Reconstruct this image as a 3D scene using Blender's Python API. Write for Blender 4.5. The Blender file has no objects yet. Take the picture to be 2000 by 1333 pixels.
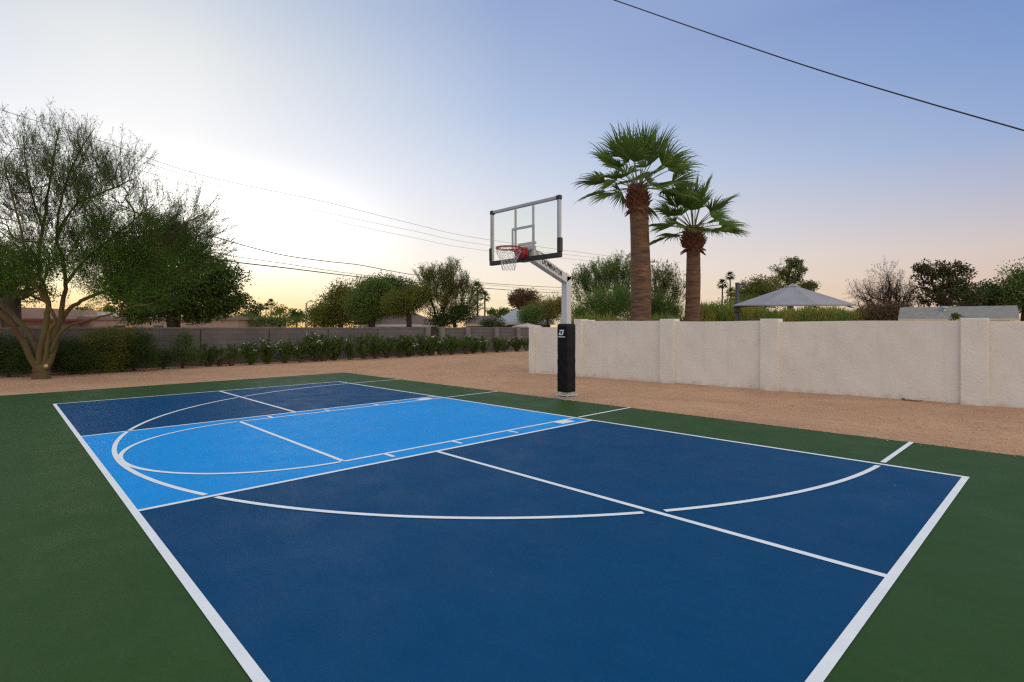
import bpy, bmesh, math, random
import numpy as np
from mathutils import Vector, Matrix, Euler

# ------------------------------------------------------------------ camera
FPX, CX, HY = 1053.4, 988.4, 640.0            # measured on the 2000 px photograph
C0 = np.array((14.178, -6.909, 1.535))
YAW = 2.38716
F = np.array((math.cos(YAW), math.sin(YAW), 0.0))
R = np.array((F[1], -F[0], 0.0))
UPV = np.array((0.0, 0.0, 1.0))
scene = bpy.context.scene
col = scene.collection
cam_d = bpy.data.cameras.new('camera')
cam = bpy.data.objects.new('camera', cam_d)
col.objects.link(cam)
cam.location = C0
cam.rotation_euler = (math.radians(90), 0, YAW - math.pi / 2)
cam_d.sensor_width = 36
cam_d.lens = FPX / 2000 * 36
cam_d.shift_x = (1000 - CX) / 2000
cam_d.shift_y = (HY - 666.5) / 2000
cam_d.clip_end = 3000
cam_d.clip_start = 0.05
scene.camera = cam
scene.render.resolution_x, scene.render.resolution_y = 1024, 682
scene.render.engine = 'CYCLES'
scene.cycles.max_bounces = 6
scene.cycles.transparent_max_bounces = 12
scene.cycles.use_adaptive_sampling = False
scene.cycles.use_denoising = False
scene.cycles.sample_clamp_indirect = 4
scene.cycles.pixel_filter_type = 'BLACKMAN_HARRIS'; scene.cycles.filter_width = 1.3
scene.view_settings.view_transform = 'Standard'
scene.view_settings.look = 'None'
scene.view_settings.exposure = 0.0
scene.view_settings.gamma = 1.0

# ------------------------------------------------------------------ sky
SUN_DIR = np.array((-0.985, 0.17, 0.0)); SUN_DIR /= np.linalg.norm(SUN_DIR)
world = bpy.data.worlds.new('World'); scene.world = world
world.use_nodes = True
wt = world.node_tree; wt.nodes.clear()
def WN(t, **k):
    n = wt.nodes.new(t)
    for a, b in k.items(): setattr(n, a, b)
    return n
def WL(a, b): wt.links.new(a, b)
wo = WN('ShaderNodeOutputWorld'); wb = WN('ShaderNodeBackground'); WL(wb.outputs[0], wo.inputs[0])
tc = WN('ShaderNodeTexCoord')
sep = WN('ShaderNodeSeparateXYZ'); WL(tc.outputs['Generated'], sep.inputs[0])
flat = WN('ShaderNodeVectorMath', operation='MULTIPLY'); flat.inputs[1].default_value = (1, 1, 0); WL(tc.outputs['Generated'], flat.inputs[0])
nrm = WN('ShaderNodeVectorMath', operation='NORMALIZE'); WL(flat.outputs[0], nrm.inputs[0])
dt = WN('ShaderNodeVectorMath', operation='DOT_PRODUCT'); dt.inputs[1].default_value = tuple(SUN_DIR); WL(nrm.outputs[0], dt.inputs[0])
def wmap(src, a, b, c=0, d=1, smooth=False):
    m = WN('ShaderNodeMapRange'); m.clamp = True
    if smooth: m.interpolation_type = 'SMOOTHSTEP'
    m.inputs[1].default_value, m.inputs[2].default_value, m.inputs[3].default_value, m.inputs[4].default_value = a, b, c, d
    WL(src, m.inputs[0]); return m.outputs[0]
zz = wmap(sep.outputs[2], 0, 1)
def wramp(stops):
    r = WN('ShaderNodeValToRGB'); cr = r.color_ramp; cr.interpolation = 'LINEAR'
    while len(cr.elements) > 1: cr.elements.remove(cr.elements[-1])
    cr.elements[0].position = stops[0][0]; cr.elements[0].color = (*stops[0][1], 1)
    for p, c in stops[1:]:
        e = cr.elements.new(p); e.color = (*c, 1)
    WL(zz, r.inputs[0]); return r.outputs[0]
ZEN = (.88, .93, 1.0)  # unseen zenith, made brighter than a real dusk sky to light the court
ramp_sun = wramp([(0, (1.1, .56, .12)), (.025, (1.15, .80, .33)), (.055, (1.2, 1.02, .66)), (.085, (1.25, 1.15, .90)), (.13, (1.25, 1.2, 1.1)), (.24, (1.1, 1.09, 1.08)), (.32, (.97, .98, 1.0)), (.40, (.86, .885, .89)), (.5, (.62, .69, .80)), (1, ZEN)])
ramp_mid = wramp([(0, (.97, .70, .40)), (.035, (1.0, .84, .56)), (.08, (1.0, .88, .72)), (.12, (.97, .88, .80)), (.17, (.87, .85, .87)), (.27, (.66, .73, .87)), (.37, (.47, .58, .81)), (.52, (.31, .42, .68)), (.7, (.6, .7, .88)), (1, ZEN)])
ramp_right = wramp([(0, (.72, .49, .36)), (.05, (.75, .56, .45)), (.11, (.70, .60, .57)), (.17, (.54, .54, .64)), (.26, (.34, .45, .70)), (.36, (.235, .36, .655)), (.45, (.185, .29, .60)), (.6, (.35, .46, .75)), (.75, (.6, .7, .88)), (1, ZEN)])
ramp_back = wramp([(0, (1.2, 1.04, .90)), (.15, (1.4, 1.26, 1.12)), (.4, (1.25, 1.18, 1.1)), (1, ZEN)])  # sky behind the camera, brightened out of view to light the white wall
def wmix(f, a, b):
    m = WN('ShaderNodeMix', data_type='RGBA'); WL(f, m.inputs[0]); WL(a, m.inputs[6]); WL(b, m.inputs[7]); return m.outputs[2]
ac = WN('ShaderNodeMath', operation='ARCCOSINE'); WL(dt.outputs['Value'], ac.inputs[0]); AZ = ac.outputs[0]; RD = math.radians
m1 = wmix(wmap(AZ, RD(3), RD(34)), ramp_sun, ramp_mid)
# the bright core of the afterglow, low over the horizon
core = WN('ShaderNodeMath', operation='MULTIPLY'); WL(wmap(AZ, RD(26), RD(4), smooth=True), core.inputs[0]); WL(wmap(sep.outputs[2], .30, .12, smooth=True), core.inputs[1])
core2 = WN('ShaderNodeMath', operation='MULTIPLY'); WL(core.outputs[0], core2.inputs[0]); WL(wmap(sep.outputs[2], .07, .16, smooth=True), core2.inputs[1])
gain = WN('ShaderNodeMath', operation='MULTIPLY_ADD'); gain.inputs[1].default_value = .9; gain.inputs[2].default_value = 1.0; WL(core2.outputs[0], gain.inputs[0])
m1s = WN('ShaderNodeVectorMath', operation='SCALE'); WL(m1, m1s.inputs[0]); WL(gain.outputs[0], m1s.inputs['Scale']); m1 = m1s.outputs[0]
m2 = wmix(wmap(AZ, RD(34), RD(77)), m1, ramp_right)
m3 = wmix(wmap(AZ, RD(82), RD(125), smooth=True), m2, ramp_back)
# low far clouds near the sunset horizon
cn = WN('ShaderNodeTexNoise'); cn.inputs['Scale'].default_value = 9; cn.inputs['Detail'].default_value = 6
cmap = WN('ShaderNodeMapping'); cmap.inputs['Scale'].default_value = (1, 1, 5); WL(tc.outputs['Generated'], cmap.inputs[0]); WL(cmap.outputs[0], cn.inputs['Vector'])
c1 = wmap(cn.outputs[0], .52, .66, 0, 1)
c2 = wmap(sep.outputs[2], .075, .02, 0, 1)
cm = WN('ShaderNodeMath', operation='MULTIPLY'); WL(c1, cm.inputs[0]); WL(c2, cm.inputs[1])
cmm = WN('ShaderNodeMath', operation='MULTIPLY'); WL(cm.outputs[0], cmm.inputs[0]); cmm.inputs[1].default_value = .55
cc = WN('ShaderNodeRGB'); cc.outputs[0].default_value = (.72, .60, .50, 1)
m4 = wmix(cmm.outputs[0], m3, cc.outputs[0])
sky = WN('ShaderNodeTexSky', sky_type='NISHITA'); sky.sun_disc = False
sky.sun_elevation = math.radians(1.5); sky.sun_rotation = math.atan2(SUN_DIR[0], SUN_DIR[1]); sky.altitude = 340
ss = WN('ShaderNodeVectorMath', operation='SCALE'); ss.inputs['Scale'].default_value = 0.10; WL(sky.outputs[0], ss.inputs[0])
fixed = WN('ShaderNodeValue'); fixed.outputs[0].default_value = 0.06
m5 = wmix(fixed.outputs[0], m4, ss.outputs[0])
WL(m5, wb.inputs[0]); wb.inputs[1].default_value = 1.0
world.cycles.sampling_method = 'AUTOMATIC'
sun_d = bpy.data.lights.new('sun', 'SUN'); sun_d.energy = 0.45; sun_d.angle = math.radians(12); sun_d.color = (1, .72, .42)
sun = bpy.data.objects.new('sun', sun_d); col.objects.link(sun)
sv = Vector((SUN_DIR[0], SUN_DIR[1], math.tan(math.radians(2.5))))
sun.rotation_euler = sv.to_track_quat('Z', 'Y').to_euler(); sun.location = (-20, 0, 20)

# ------------------------------------------------------------------ helpers
def gz(x, y):
    x = np.clip(x, -28, 28); y = np.clip(y, -28, 28)
    return .0033 * x + .0056 * y
def at(px, py, d):
    return C0 + F * d + R * ((px - CX) / FPX * d) + UPV * ((HY - py) / FPX * d)
def on_x(px, X):          # depth at which the ray of a pixel column meets the plane x = X
    k = (px - CX) / FPX
    return (X - C0[0]) / (F[0] + R[0] * k)

def ground_at(px, d):
    p = at(px, HY, d); return np.array((p[0], p[1], float(gz(p[0], p[1]))))

MATS = {}
def mat(name, base, rough=.8, var=None, vscale=3.0, bump=0, bscale=30, spec=.5, metallic=0, trans=0, wear=None, detail=5, stretch=None):
    """Principled material; var = second colour mixed in by noise; bump in metres"""
    if name in MATS: return MATS[name]
    m = bpy.data.materials.new(name); m.use_nodes = True
    t = m.node_tree; n = t.nodes; n.clear(); L = t.links.new
    out = n.new('ShaderNodeOutputMaterial'); p = n.new('ShaderNodeBsdfPrincipled'); p.name = 'Principled BSDF'
    p.inputs['Roughness'].default_value = rough; p.inputs['Specular IOR Level'].default_value = spec; p.inputs['Metallic'].default_value = metallic
    p.inputs['Base Color'].default_value = (*base, 1)
    tcn = n.new('ShaderNodeTexCoord'); src = tcn.outputs['Object']
    if stretch:
        mp = n.new('ShaderNodeMapping'); mp.inputs['Scale'].default_value = stretch; L(src, mp.inputs[0]); src = mp.outputs[0]
    if var:
        no = n.new('ShaderNodeTexNoise'); no.inputs['Scale'].default_value = vscale; no.inputs['Detail'].default_value = detail; L(src, no.inputs['Vector'])
        mr = n.new('ShaderNodeMapRange'); mr.inputs[1].default_value = .35; mr.inputs[2].default_value = .65; L(no.outputs[0], mr.inputs[0])
        mx = n.new('ShaderNodeMix'); mx.data_type = 'RGBA'; mx.inputs[6].default_value = (*base, 1); mx.inputs[7].default_value = (*var, 1); L(mr.outputs[0], mx.inputs[0])
        c = mx.outputs[2]
        if wear:
            n2 = n.new('ShaderNodeTexNoise'); n2.inputs['Scale'].default_value = wear[1]; n2.inputs['Detail'].default_value = 8; n2.inputs['Roughness'].default_value = .7; L(src, n2.inputs['Vector'])
            m2_ = n.new('ShaderNodeMapRange'); m2_.inputs[1].default_value = wear[2]; m2_.inputs[2].default_value = wear[3]; m2_.inputs[4].default_value = wear[4]; L(n2.outputs[0], m2_.inputs[0])
            mx2 = n.new('ShaderNodeMix'); mx2.data_type = 'RGBA'; L(m2_.outputs[0], mx2.inputs[0]); L(c, mx2.inputs[6]); mx2.inputs[7].default_value = (*wear[0], 1); c = mx2.outputs[2]
        L(c, p.inputs['Base Color'])
    if bump:
        nb = n.new('ShaderNodeTexNoise'); nb.inputs['Scale'].default_value = bscale; nb.inputs['Detail'].default_value = 6; L(src, nb.inputs['Vector'])
        bp = n.new('ShaderNodeBump'); bp.inputs['Distance'].default_value = bump; bp.inputs['Strength'].default_value = 1; L(nb.outputs[0], bp.inputs['Height']); L(bp.outputs[0], p.inputs['Normal'])
    if trans:
        tr = n.new('ShaderNodeBsdfTranslucent'); ms = n.new('ShaderNodeMixShader'); ms.inputs[0].default_value = trans
        if var: L(c, tr.inputs[0])
        else: tr.inputs[0].default_value = (*base, 1)
        L(p.outputs[0], ms.inputs[1]); L(tr.outputs[0], ms.inputs[2]); L(ms.outputs[0], out.inputs[0])
    else: L(p.outputs[0], out.inputs[0])
    MATS[name] = m; return m

def tag(o, label=None, cat=None, group=None, kind=None):
    if label: o['label'] = label
    if cat: o['category'] = cat
    if group: o['group'] = group
    if kind: o['kind'] = kind
    return o
def empty(name, loc, label=None, cat=None, group=None, rz=0):
    o = bpy.data.objects.new(name, None); col.objects.link(o); o.location = loc; o.rotation_euler = (0, 0, rz); o.empty_display_size = .2
    return tag(o, label, cat, group)
def link(name, me, m=None, parent=None):
    o = bpy.data.objects.new(name, me); col.objects.link(o)
    if m is not None: me.materials.append(m)
    if parent is not None:
        o.parent = parent
        if parent.get('_w', 1): pass
    return o
class MB:
    """mesh collector in world coordinates"""
    def __init__(s): s.v = []; s.f = []; s.n = 0
    def add(s, v, f):
        v = np.asarray(v, float).reshape(-1, 3); s.v.append(v); k = s.n
        s.f += [tuple(int(i) + k for i in q) for q in f]; s.n += len(v)
    def box(s, c, size, rz=0, M=None):
        x, y, z = [q / 2 for q in size]
        v = np.array([(a, b, d) for d in (-z, z) for a, b in ((-x, -y), (x, -y), (x, y), (-x, y))])
        if M is not None: v = v @ np.asarray(M).T
        if rz: cs, sn = math.cos(rz), math.sin(rz); v = v @ np.array(((cs, sn, 0), (-sn, cs, 0), (0, 0, 1)))
        s.add(v + np.asarray(c), [(3, 2, 1, 0), (4, 5, 6, 7), (0, 1, 5, 4), (1, 2, 6, 5), (2, 3, 7, 6), (3, 0, 4, 7)]); return s
    def tube(s, pts, rad, n=8, cap=True, closed=False, flat=1.0):
        P = np.asarray(pts, float); k = len(P)
        rad = np.full(k, rad) if np.isscalar(rad) else np.asarray(rad, float)
        V = []; prev = None
        for i in range(k):
            if closed: t = P[(i + 1) % k] - P[i - 1]
            else: t = P[min(i + 1, k - 1)] - P[max(i - 1, 0)]
            t = t / (np.linalg.norm(t) + 1e-9)
            if prev is None:
                u = np.cross(t, (0, 0, 1)) if abs(t[2]) < .9 else np.cross(t, (1, 0, 0))
            else: u = prev - t * np.dot(prev, t)
            u = u / (np.linalg.norm(u) + 1e-9); prev = u; w = np.cross(t, u)
            a = np.arange(n) / n * 2 * math.pi
            V.append(P[i] + rad[i] * (np.cos(a)[:, None] * u + np.sin(a)[:, None] * w * flat))
        f = []
        for i in range(k if closed else k - 1):
            j = (i + 1) % k
            for q in range(n): r = (q + 1) % n; f.append((i * n + q, i * n + r, j * n + r, j * n + q))
        if cap and not closed: f.append(tuple(range(n - 1, -1, -1))); f.append(tuple((k - 1) * n + q for q in range(n)))
        s.add(np.concatenate(V), f); return s
    def prism(s, poly, z0, z1, M=None, o=(0, 0, 0)):
        """poly in local XY extruded along local Z, then M (3x3) and offset"""
        k = len(poly); v = np.array([(x, y, z) for z in (z0, z1) for x, y in poly])
        if M is not None: v = v @ np.asarray(M).T
        f = [tuple(range(k - 1, -1, -1)), tuple(range(k, 2 * k))] + [(i, (i + 1) % k, k + (i + 1) % k, k + i) for i in range(k)]
        s.add(v + np.asarray(o), f); return s
    def build(s, name, m, parent=None, smooth=False, bevel=0, origin=None):
        me = bpy.data.meshes.new(name)
        v = np.concatenate(s.v)
        off = np.zeros(3)
        if parent is not None: off = np.array(parent.matrix_basis.translation) if parent.parent is None else world_loc(parent)
        elif origin is not None: off = np.asarray(origin, float)
        me.from_pydata((v - off).tolist(), [], s.f); me.update()
        o = link(name, me, m, parent)
        if parent is None and origin is not None: o.location = off
        if smooth: me.polygons.foreach_set('use_smooth', [True] * len(me.polygons))
        if bevel:
            b = o.modifiers.new('bevel', 'BEVEL'); b.width = bevel; b.segments = 2; b.limit_method = 'ANGLE'
        return o
def world_loc(o):
    l = np.zeros(3)
    while o is not None: l += np.array(o.location); o = o.parent
    return l
def np_mesh(name, V, Q, m, parent=None, origin=None, smooth=False):
    """V (N,3) world coordinates, Q (M,k) faces of equal size"""
    V = np.asarray(V, np.float32); Q = np.asarray(Q, np.int32)
    off = world_loc(parent) if parent is not None else (np.zeros(3) if origin is None else np.asarray(origin))
    V = V - off.astype(np.float32)
    me = bpy.data.meshes.new(name); k = Q.shape[1]
    me.vertices.add(len(V)); me.vertices.foreach_set('co', V.ravel())
    me.loops.add(Q.size); me.loops.foreach_set('vertex_index', Q.ravel())
    me.polygons.add(len(Q)); me.polygons.foreach_set('loop_start', np.arange(0, Q.size, k, dtype=np.int32))
    if smooth: me.polygons.foreach_set('use_smooth', np.ones(len(Q), bool))
    me.update(calc_edges=True); me.validate()
    o = link(name, me, m, parent)
    if parent is None: o.location = off
    return o
def unit(a): return a / (np.linalg.norm(a, axis=-1, keepdims=True) + 1e-9)
def leaf_cards(P, D, ln, wd, rng, fold=0.0):
    """a rhombus leaf at each P along D -> V, Q"""
    n = len(P); D = unit(D); rnd = rng.normal(size=(n, 3)); S = unit(np.cross(D, rnd))
    ln = np.broadcast_to(ln, (n,))[:, None]; wd = np.broadcast_to(wd, (n,))[:, None]
    V = np.stack([P, P + D * ln * .45 + S * wd / 2, P + D * ln, P + D * ln * .45 - S * wd / 2], 1).reshape(-1, 3)
    return V, np.arange(4 * n).reshape(n, 4)
def joinq(parts):
    V = []; Q = []; n = 0
    for v, q in parts:
        V.append(v); Q.append(q + n); n += len(v)
    return np.concatenate(V), np.concatenate(Q)
def seg_tubes(A, B, ra, rb, n=5):
    """frustums from A to B (vectorised)"""
    t = unit(B - A); ref = np.where(np.abs(t[:, 2:3]) < .9, np.array((0, 0, 1.0)), np.array((1.0, 0, 0)))
    u = unit(np.cross(t, ref)); w = np.cross(t, u); a = np.arange(n) / n * 2 * math.pi
    ring = np.cos(a)[None, :, None] * u[:, None] + np.sin(a)[None, :, None] * w[:, None]
    V = np.concatenate([A[:, None] + ring * ra[:, None, None], B[:, None] + ring * rb[:, None, None]], 1)
    k = len(A); q = np.array([(i, (i + 1) % n, n + (i + 1) % n, n + i) for i in range(n)])
    Q = (np.arange(k)[:, None, None] * 2 * n + q[None]).reshape(-1, 4)
    return V.reshape(-1, 3), Q

# ------------------------------------------------------------------ materials
def asphaltish(name, base, var, rough=.55, strength=1.0):
    m = bpy.data.materials.new(name); m.use_nodes = True; t = m.node_tree; n = t.nodes; p = n['Principled BSDF']; L = t.links.new
    tcn = n.new('ShaderNodeTexCoord')
    def noise(s, d=5, r=.6, st=None):
        q = n.new('ShaderNodeTexNoise'); q.inputs['Scale'].default_value = s; q.inputs['Detail'].default_value = d; q.inputs['Roughness'].default_value = r
        if st:
            mp = n.new('ShaderNodeMapping'); mp.inputs['Scale'].default_value = st; mp.inputs['Rotation'].default_value = (0, 0, .35); L(tcn.outputs['Object'], mp.inputs[0]); L(mp.outputs[0], q.inputs['Vector'])
        else: L(tcn.outputs['Object'], q.inputs['Vector'])
        return q.outputs[0]
    def mr(s, a, b, c=0., d=1.):
        q = n.new('ShaderNodeMapRange'); q.inputs[1].default_value = a; q.inputs[2].default_value = b; q.inputs[3].default_value = c; q.inputs[4].default_value = d; L(s, q.inputs[0]); return q.outputs[0]
    def mix(f, a, b):
        q = n.new('ShaderNodeMix'); q.data_type = 'RGBA'; L(f, q.inputs[0])
        for i, s in ((6, a), (7, b)):
            if isinstance(s, tuple): q.inputs[i].default_value = (*s, 1)
            else: L(s, q.inputs[i])
        return q.outputs[2]
    c = mix(mr(noise(.45, 6, .65), .3, .7), base, var)
    c = mix(mr(noise(3.0, 7, .7, (1, 3.2, 1)), .40, .72, 0, .5 * strength), c, tuple(v * .78 for v in base))       # squeegee sweeps
    c = mix(mr(noise(160, 3, .6), .35, .75, 0, .22 * strength), c, tuple(min(1, v * 1.7 + .002) for v in var))        # sand grain
    c = mix(mr(noise(1.7, 9, .78), .62, .80, 0, .07 * strength), c, (.30, .27, .24))                                  # dust scuffs
    c = mix(mr(noise(38, 6, .7), .42, .70, 0, .26 * strength), c, tuple(v * .72 for v in base))
    c = mix(mr(noise(9, 9, .8), .56, .74, 0, .16 * strength), c, tuple(v * 1.6 + .003 for v in var))
    vo = n.new('ShaderNodeTexVoronoi'); vo.inputs['Scale'].default_value = 1.6; L(tcn.outputs['Object'], vo.inputs['Vector'])
    c = mix(mr(vo.outputs['Distance'], .017, .012, 0, .6), c, (.45, .42, .36))                                        # stray grains
    L(c, p.inputs['Base Color'])
    L(mr(noise(2.2, 5, .6), .3, .7, rough - .08, rough + .1), p.inputs['Roughness'])
    p.inputs['Specular IOR Level'].default_value = .06
    bp = n.new('ShaderNodeBump'); bp.inputs['Distance'].default_value = .002; bp.inputs['Strength'].default_value = .6; L(noise(260, 3), bp.inputs['Height']); L(bp.outputs[0], p.inputs['Normal'])
    return m
M_GREEN = asphaltish('green_court_paint', (.028, .069, .018), (.035, .079, .023))
M_BLUE = asphaltish('dark_blue_court_paint', (.0003, .052, .142), (.0006, .061, .164))
M_LBLUE = asphaltish('light_blue_court_paint', (.006, .272, .70), (.010, .300, .76), strength=.6)
M_LINE = mat('white_line_paint', (.84, .85, .85), .6, var=(.78, .80, .81), vscale=6, wear=((.50, .51, .53), 25, .58, .78, .4), bump=.0015, bscale=250)
def gravel_mat():
    m = bpy.data.materials.new('tan_gravel'); m.use_nodes = True; t = m.node_tree; n = t.nodes; p = n['Principled BSDF']; L = t.links.new
    tcn = n.new('ShaderNodeTexCoord')
    def noise(s, d=5, r=.6):
        q = n.new('ShaderNodeTexNoise'); q.inputs['Scale'].default_value = s; q.inputs['Detail'].default_value = d; q.inputs['Roughness'].default_value = r; L(tcn.outputs['Object'], q.inputs['Vector']); return q.outputs[0]
    def mix(s, a, b, ca, cb, k=1.):
        q = n.new('ShaderNodeMapRange'); q.inputs[1].default_value = a; q.inputs[2].default_value = b; q.inputs[4].default_value = k; L(s, q.inputs[0])
        x = n.new('ShaderNodeMix'); x.data_type = 'RGBA'; L(q.outputs[0], x.inputs[0])
        for i, c in ((6, ca), (7, cb)):
            if isinstance(c, tuple): x.inputs[i].default_value = (*c, 1)
            else: L(c, x.inputs[i])
        return x.outputs[2]
    c = mix(noise(.5, 7, .65), .40, .62, (.585, .332, .185), (.465, .25, .138))
    c = mix(noise(.9, 10, .8), .50, .66, c, (.34, .185, .108), .55)
    vo = n.new('ShaderNodeTexVoronoi'); vo.inputs['Scale'].default_value = 45; L(tcn.outputs['Object'], vo.inputs['Vector'])
    sp = n.new('ShaderNodeSeparateColor'); L(vo.outputs['Color'], sp.inputs[0])
    c = mix(sp.outputs[0], .55, 1.0, c, (.58, .45, .33), .5)
    c = mix(sp.outputs[1], .60, 1.0, c, (.34, .20, .13), .45)
    L(c, p.inputs['Base Color']); p.inputs['Roughness'].default_value = .95; p.inputs['Specular IOR Level'].default_value = .2
    ad = n.new('ShaderNodeMath'); ad.operation = 'SUBTRACT'; L(noise(38, 6, .7), ad.inputs[0]); L(vo.outputs['Distance'], ad.inputs[1])
    bp = n.new('ShaderNodeBump'); bp.inputs['Distance'].default_value = .015; bp.inputs['Strength'].default_value = .7; L(ad.outputs[0], bp.inputs['Height']); L(bp.outputs[0], p.inputs['Normal'])
    return m
M_GRAVEL = gravel_mat()
M_STUCCO = mat('cream_stucco', (.76, .72, .645), .9, var=(.71, .67, .595), vscale=1.3, wear=((.46, .42, .36), 2.2, .56, .75, .35), bump=.007, bscale=22, spec=.2)
M_STUCCO2 = mat('stucco_pillar', (.76, .72, .645), .9, var=(.715, .675, .60), vscale=2.0, wear=((.45, .41, .37), 3, .58, .75, .3), bump=.010, bscale=26, spec=.2)

def splash(m, z1=.22):
    """soil splashed on the foot of the wall, rain streaks from the top"""
    t = m.node_tree; n = t.nodes; L = t.links.new; p = n['Principled BSDF']; src = p.inputs['Base Color'].links[0].from_socket
    tcn = n.new('ShaderNodeTexCoord'); sx = n.new('ShaderNodeSeparateXYZ'); L(tcn.outputs['Object'], sx.inputs[0])
    no = n.new('ShaderNodeTexNoise'); no.inputs['Scale'].default_value = 7; no.inputs['Detail'].default_value = 8; L(tcn.outputs['Object'], no.inputs['Vector'])
    a = n.new('ShaderNodeMath'); a.operation = 'MULTIPLY_ADD'; a.inputs[1].default_value = .5; L(no.outputs[0], a.inputs[0]); L(sx.outputs[2], a.inputs[2])
    mr = n.new('ShaderNodeMapRange'); mr.inputs[1].default_value = .42; mr.inputs[2].default_value = .24; mr.inputs[4].default_value = .55; L(a.outputs[0], mr.inputs[0])
    mx = n.new('ShaderNodeMix'); mx.data_type = 'RGBA'; L(mr.outputs[0], mx.inputs[0]); L(src, mx.inputs[6]); mx.inputs[7].default_value = (.44, .33, .24, 1)
    mp = n.new('ShaderNodeMapping'); mp.inputs['Scale'].default_value = (7, 7, .35); L(tcn.outputs['Object'], mp.inputs[0]); n2 = n.new('ShaderNodeTexNoise'); n2.inputs['Scale'].default_value = 1; n2.inputs['Detail'].default_value = 7; L(mp.outputs[0], n2.inputs['Vector'])
    m2 = n.new('ShaderNodeMapRange'); m2.inputs[1].default_value = .56; m2.inputs[2].default_value = .72; m2.inputs[4].default_value = .14; L(n2.outputs[0], m2.inputs[0])
    mx2 = n.new('ShaderNodeMix'); mx2.data_type = 'RGBA'; L(m2.outputs[0], mx2.inputs[0]); L(mx.outputs[2], mx2.inputs[6]); mx2.inputs[7].default_value = (.47, .43, .38, 1); L(mx2.outputs[2], p.inputs['Base Color'])
splash(M_STUCCO); splash(M_STUCCO2)
# ------------------------------------------------------------------ ground
rng = np.random.default_rng(7)
gx = np.concatenate([[-900, -400, -160, -80, -50, -36], np.arange(-28, 28.01, .28), [36, 50, 80, 160, 400, 900]])
GX, GY = np.meshgrid(gx, gx, indexing='ij')
FT = .3048
COURT = (-9.1 * FT, 16.6, -9.6, 5.12 * FT)          # x0 x1 y0 y1 of the green slab
def vnoise(x, y):
    return (np.sin(x * 1.7 + 1.3 * np.sin(y * 1.1)) + np.sin(y * 2.3 + 1.7 * np.sin(x * .9)) + .5 * np.sin(x * 5.1 + y * 4.3) + .5 * np.sin(y * 6.7 - x * 3.9)) / 3
outside = np.maximum.reduce([COURT[0] - GX, GX - COURT[1], COURT[2] - GY, GY - COURT[3]])
wgt = np.clip(outside / 1.2, 0, 1)
GZ = gz(GX, GY) + .016 * vnoise(GX, GY) * wgt + .012 * (outside > -.15) * (outside < 1) - .03 * (outside <= -.15)
n_ = len(gx)
idx = np.arange(n_ * n_).reshape(n_, n_)
Q = np.stack([idx[:-1, :-1], idx[1:, :-1], idx[1:, 1:], idx[:-1, 1:]], -1).reshape(-1, 4)
ground = np_mesh('ground', np.stack([GX, GY, GZ], -1).reshape(-1, 3), Q, M_GRAVEL, smooth=True)
tag(ground, 'tan decomposed granite gravel yard around the court', None, kind='structure')
# pebbles lying on the gravel
def pebbles():
    N = 60000; rg = np.random.default_rng(3)
    px = rg.uniform(-7, 14.5, N * 3); py = rg.uniform(1, 7, N * 3)
    px2 = rg.uniform(-10, -2.4, N * 2); py2 = rg.uniform(-9, 14, N * 2); _p = rg.permutation(N * 5)
    x = np.concatenate([px, px2])[_p]; y = np.concatenate([py, py2])[_p]
    o = np.maximum.reduce([COURT[0] - x, x - COURT[1], COURT[2] - y, y - COURT[3]])
    keep = (o > .0) | ((o > -.16) & (rg.random(len(x)) < .5 * np.exp(o * 14))); x = x[keep][:N]; y = y[keep][:N]; o = o[keep][:N]
    s = rg.gamma(2.2, .0026, len(x)) + .004
    base = np.array([(1, 0, 0), (0, 1, 0), (-1, 0, 0), (0, -1, 0), (0, 0, .7), (0, 0, -.7)])
    z = np.where(o > 0, gz(x, y) + .002 + .012 * (o < 1) + .016 * vnoise(x, y) * np.clip(o / 1.2, 0, 1), gz(x, y) + .024)
    a = rg.uniform(0, 6.28, len(x)); ca, sa = np.cos(a), np.sin(a)
    bx = base[None, :, 0] * rg.uniform(.7, 1.4, (len(x), 1)); by = base[None, :, 1] * rg.uniform(.6, 1.1, (len(x), 1))
    V = np.stack([x[:, None] + s[:, None] * (bx * ca[:, None] - by * sa[:, None]), y[:, None] + s[:, None] * (bx * sa[:, None] + by * ca[:, None]), z[:, None] + s[:, None] * base[None, :, 2]], -1)
    T = np.array([(0, 1, 4), (1, 2, 4), (2, 3, 4), (3, 0, 4), (1, 0, 5), (2, 1, 5), (3, 2, 5), (0, 3, 5)])
    Q = (np.arange(len(x))[:, None, None] * 6 + T[None]).reshape(-1, 3)
    m = mat('pebble_stone', (.60, .38, .23), .9, var=(.44, .26, .16), vscale=60, wear=((.66, .55, .45), 90, .52, .62, .8), spec=.2, detail=1)
    tag(np_mesh('gravel_pebbles', V.reshape(-1, 3), Q, m), 'loose tan and brown pebbles scattered over the gravel', 'gravel', kind='stuff')
pebbles()

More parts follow.
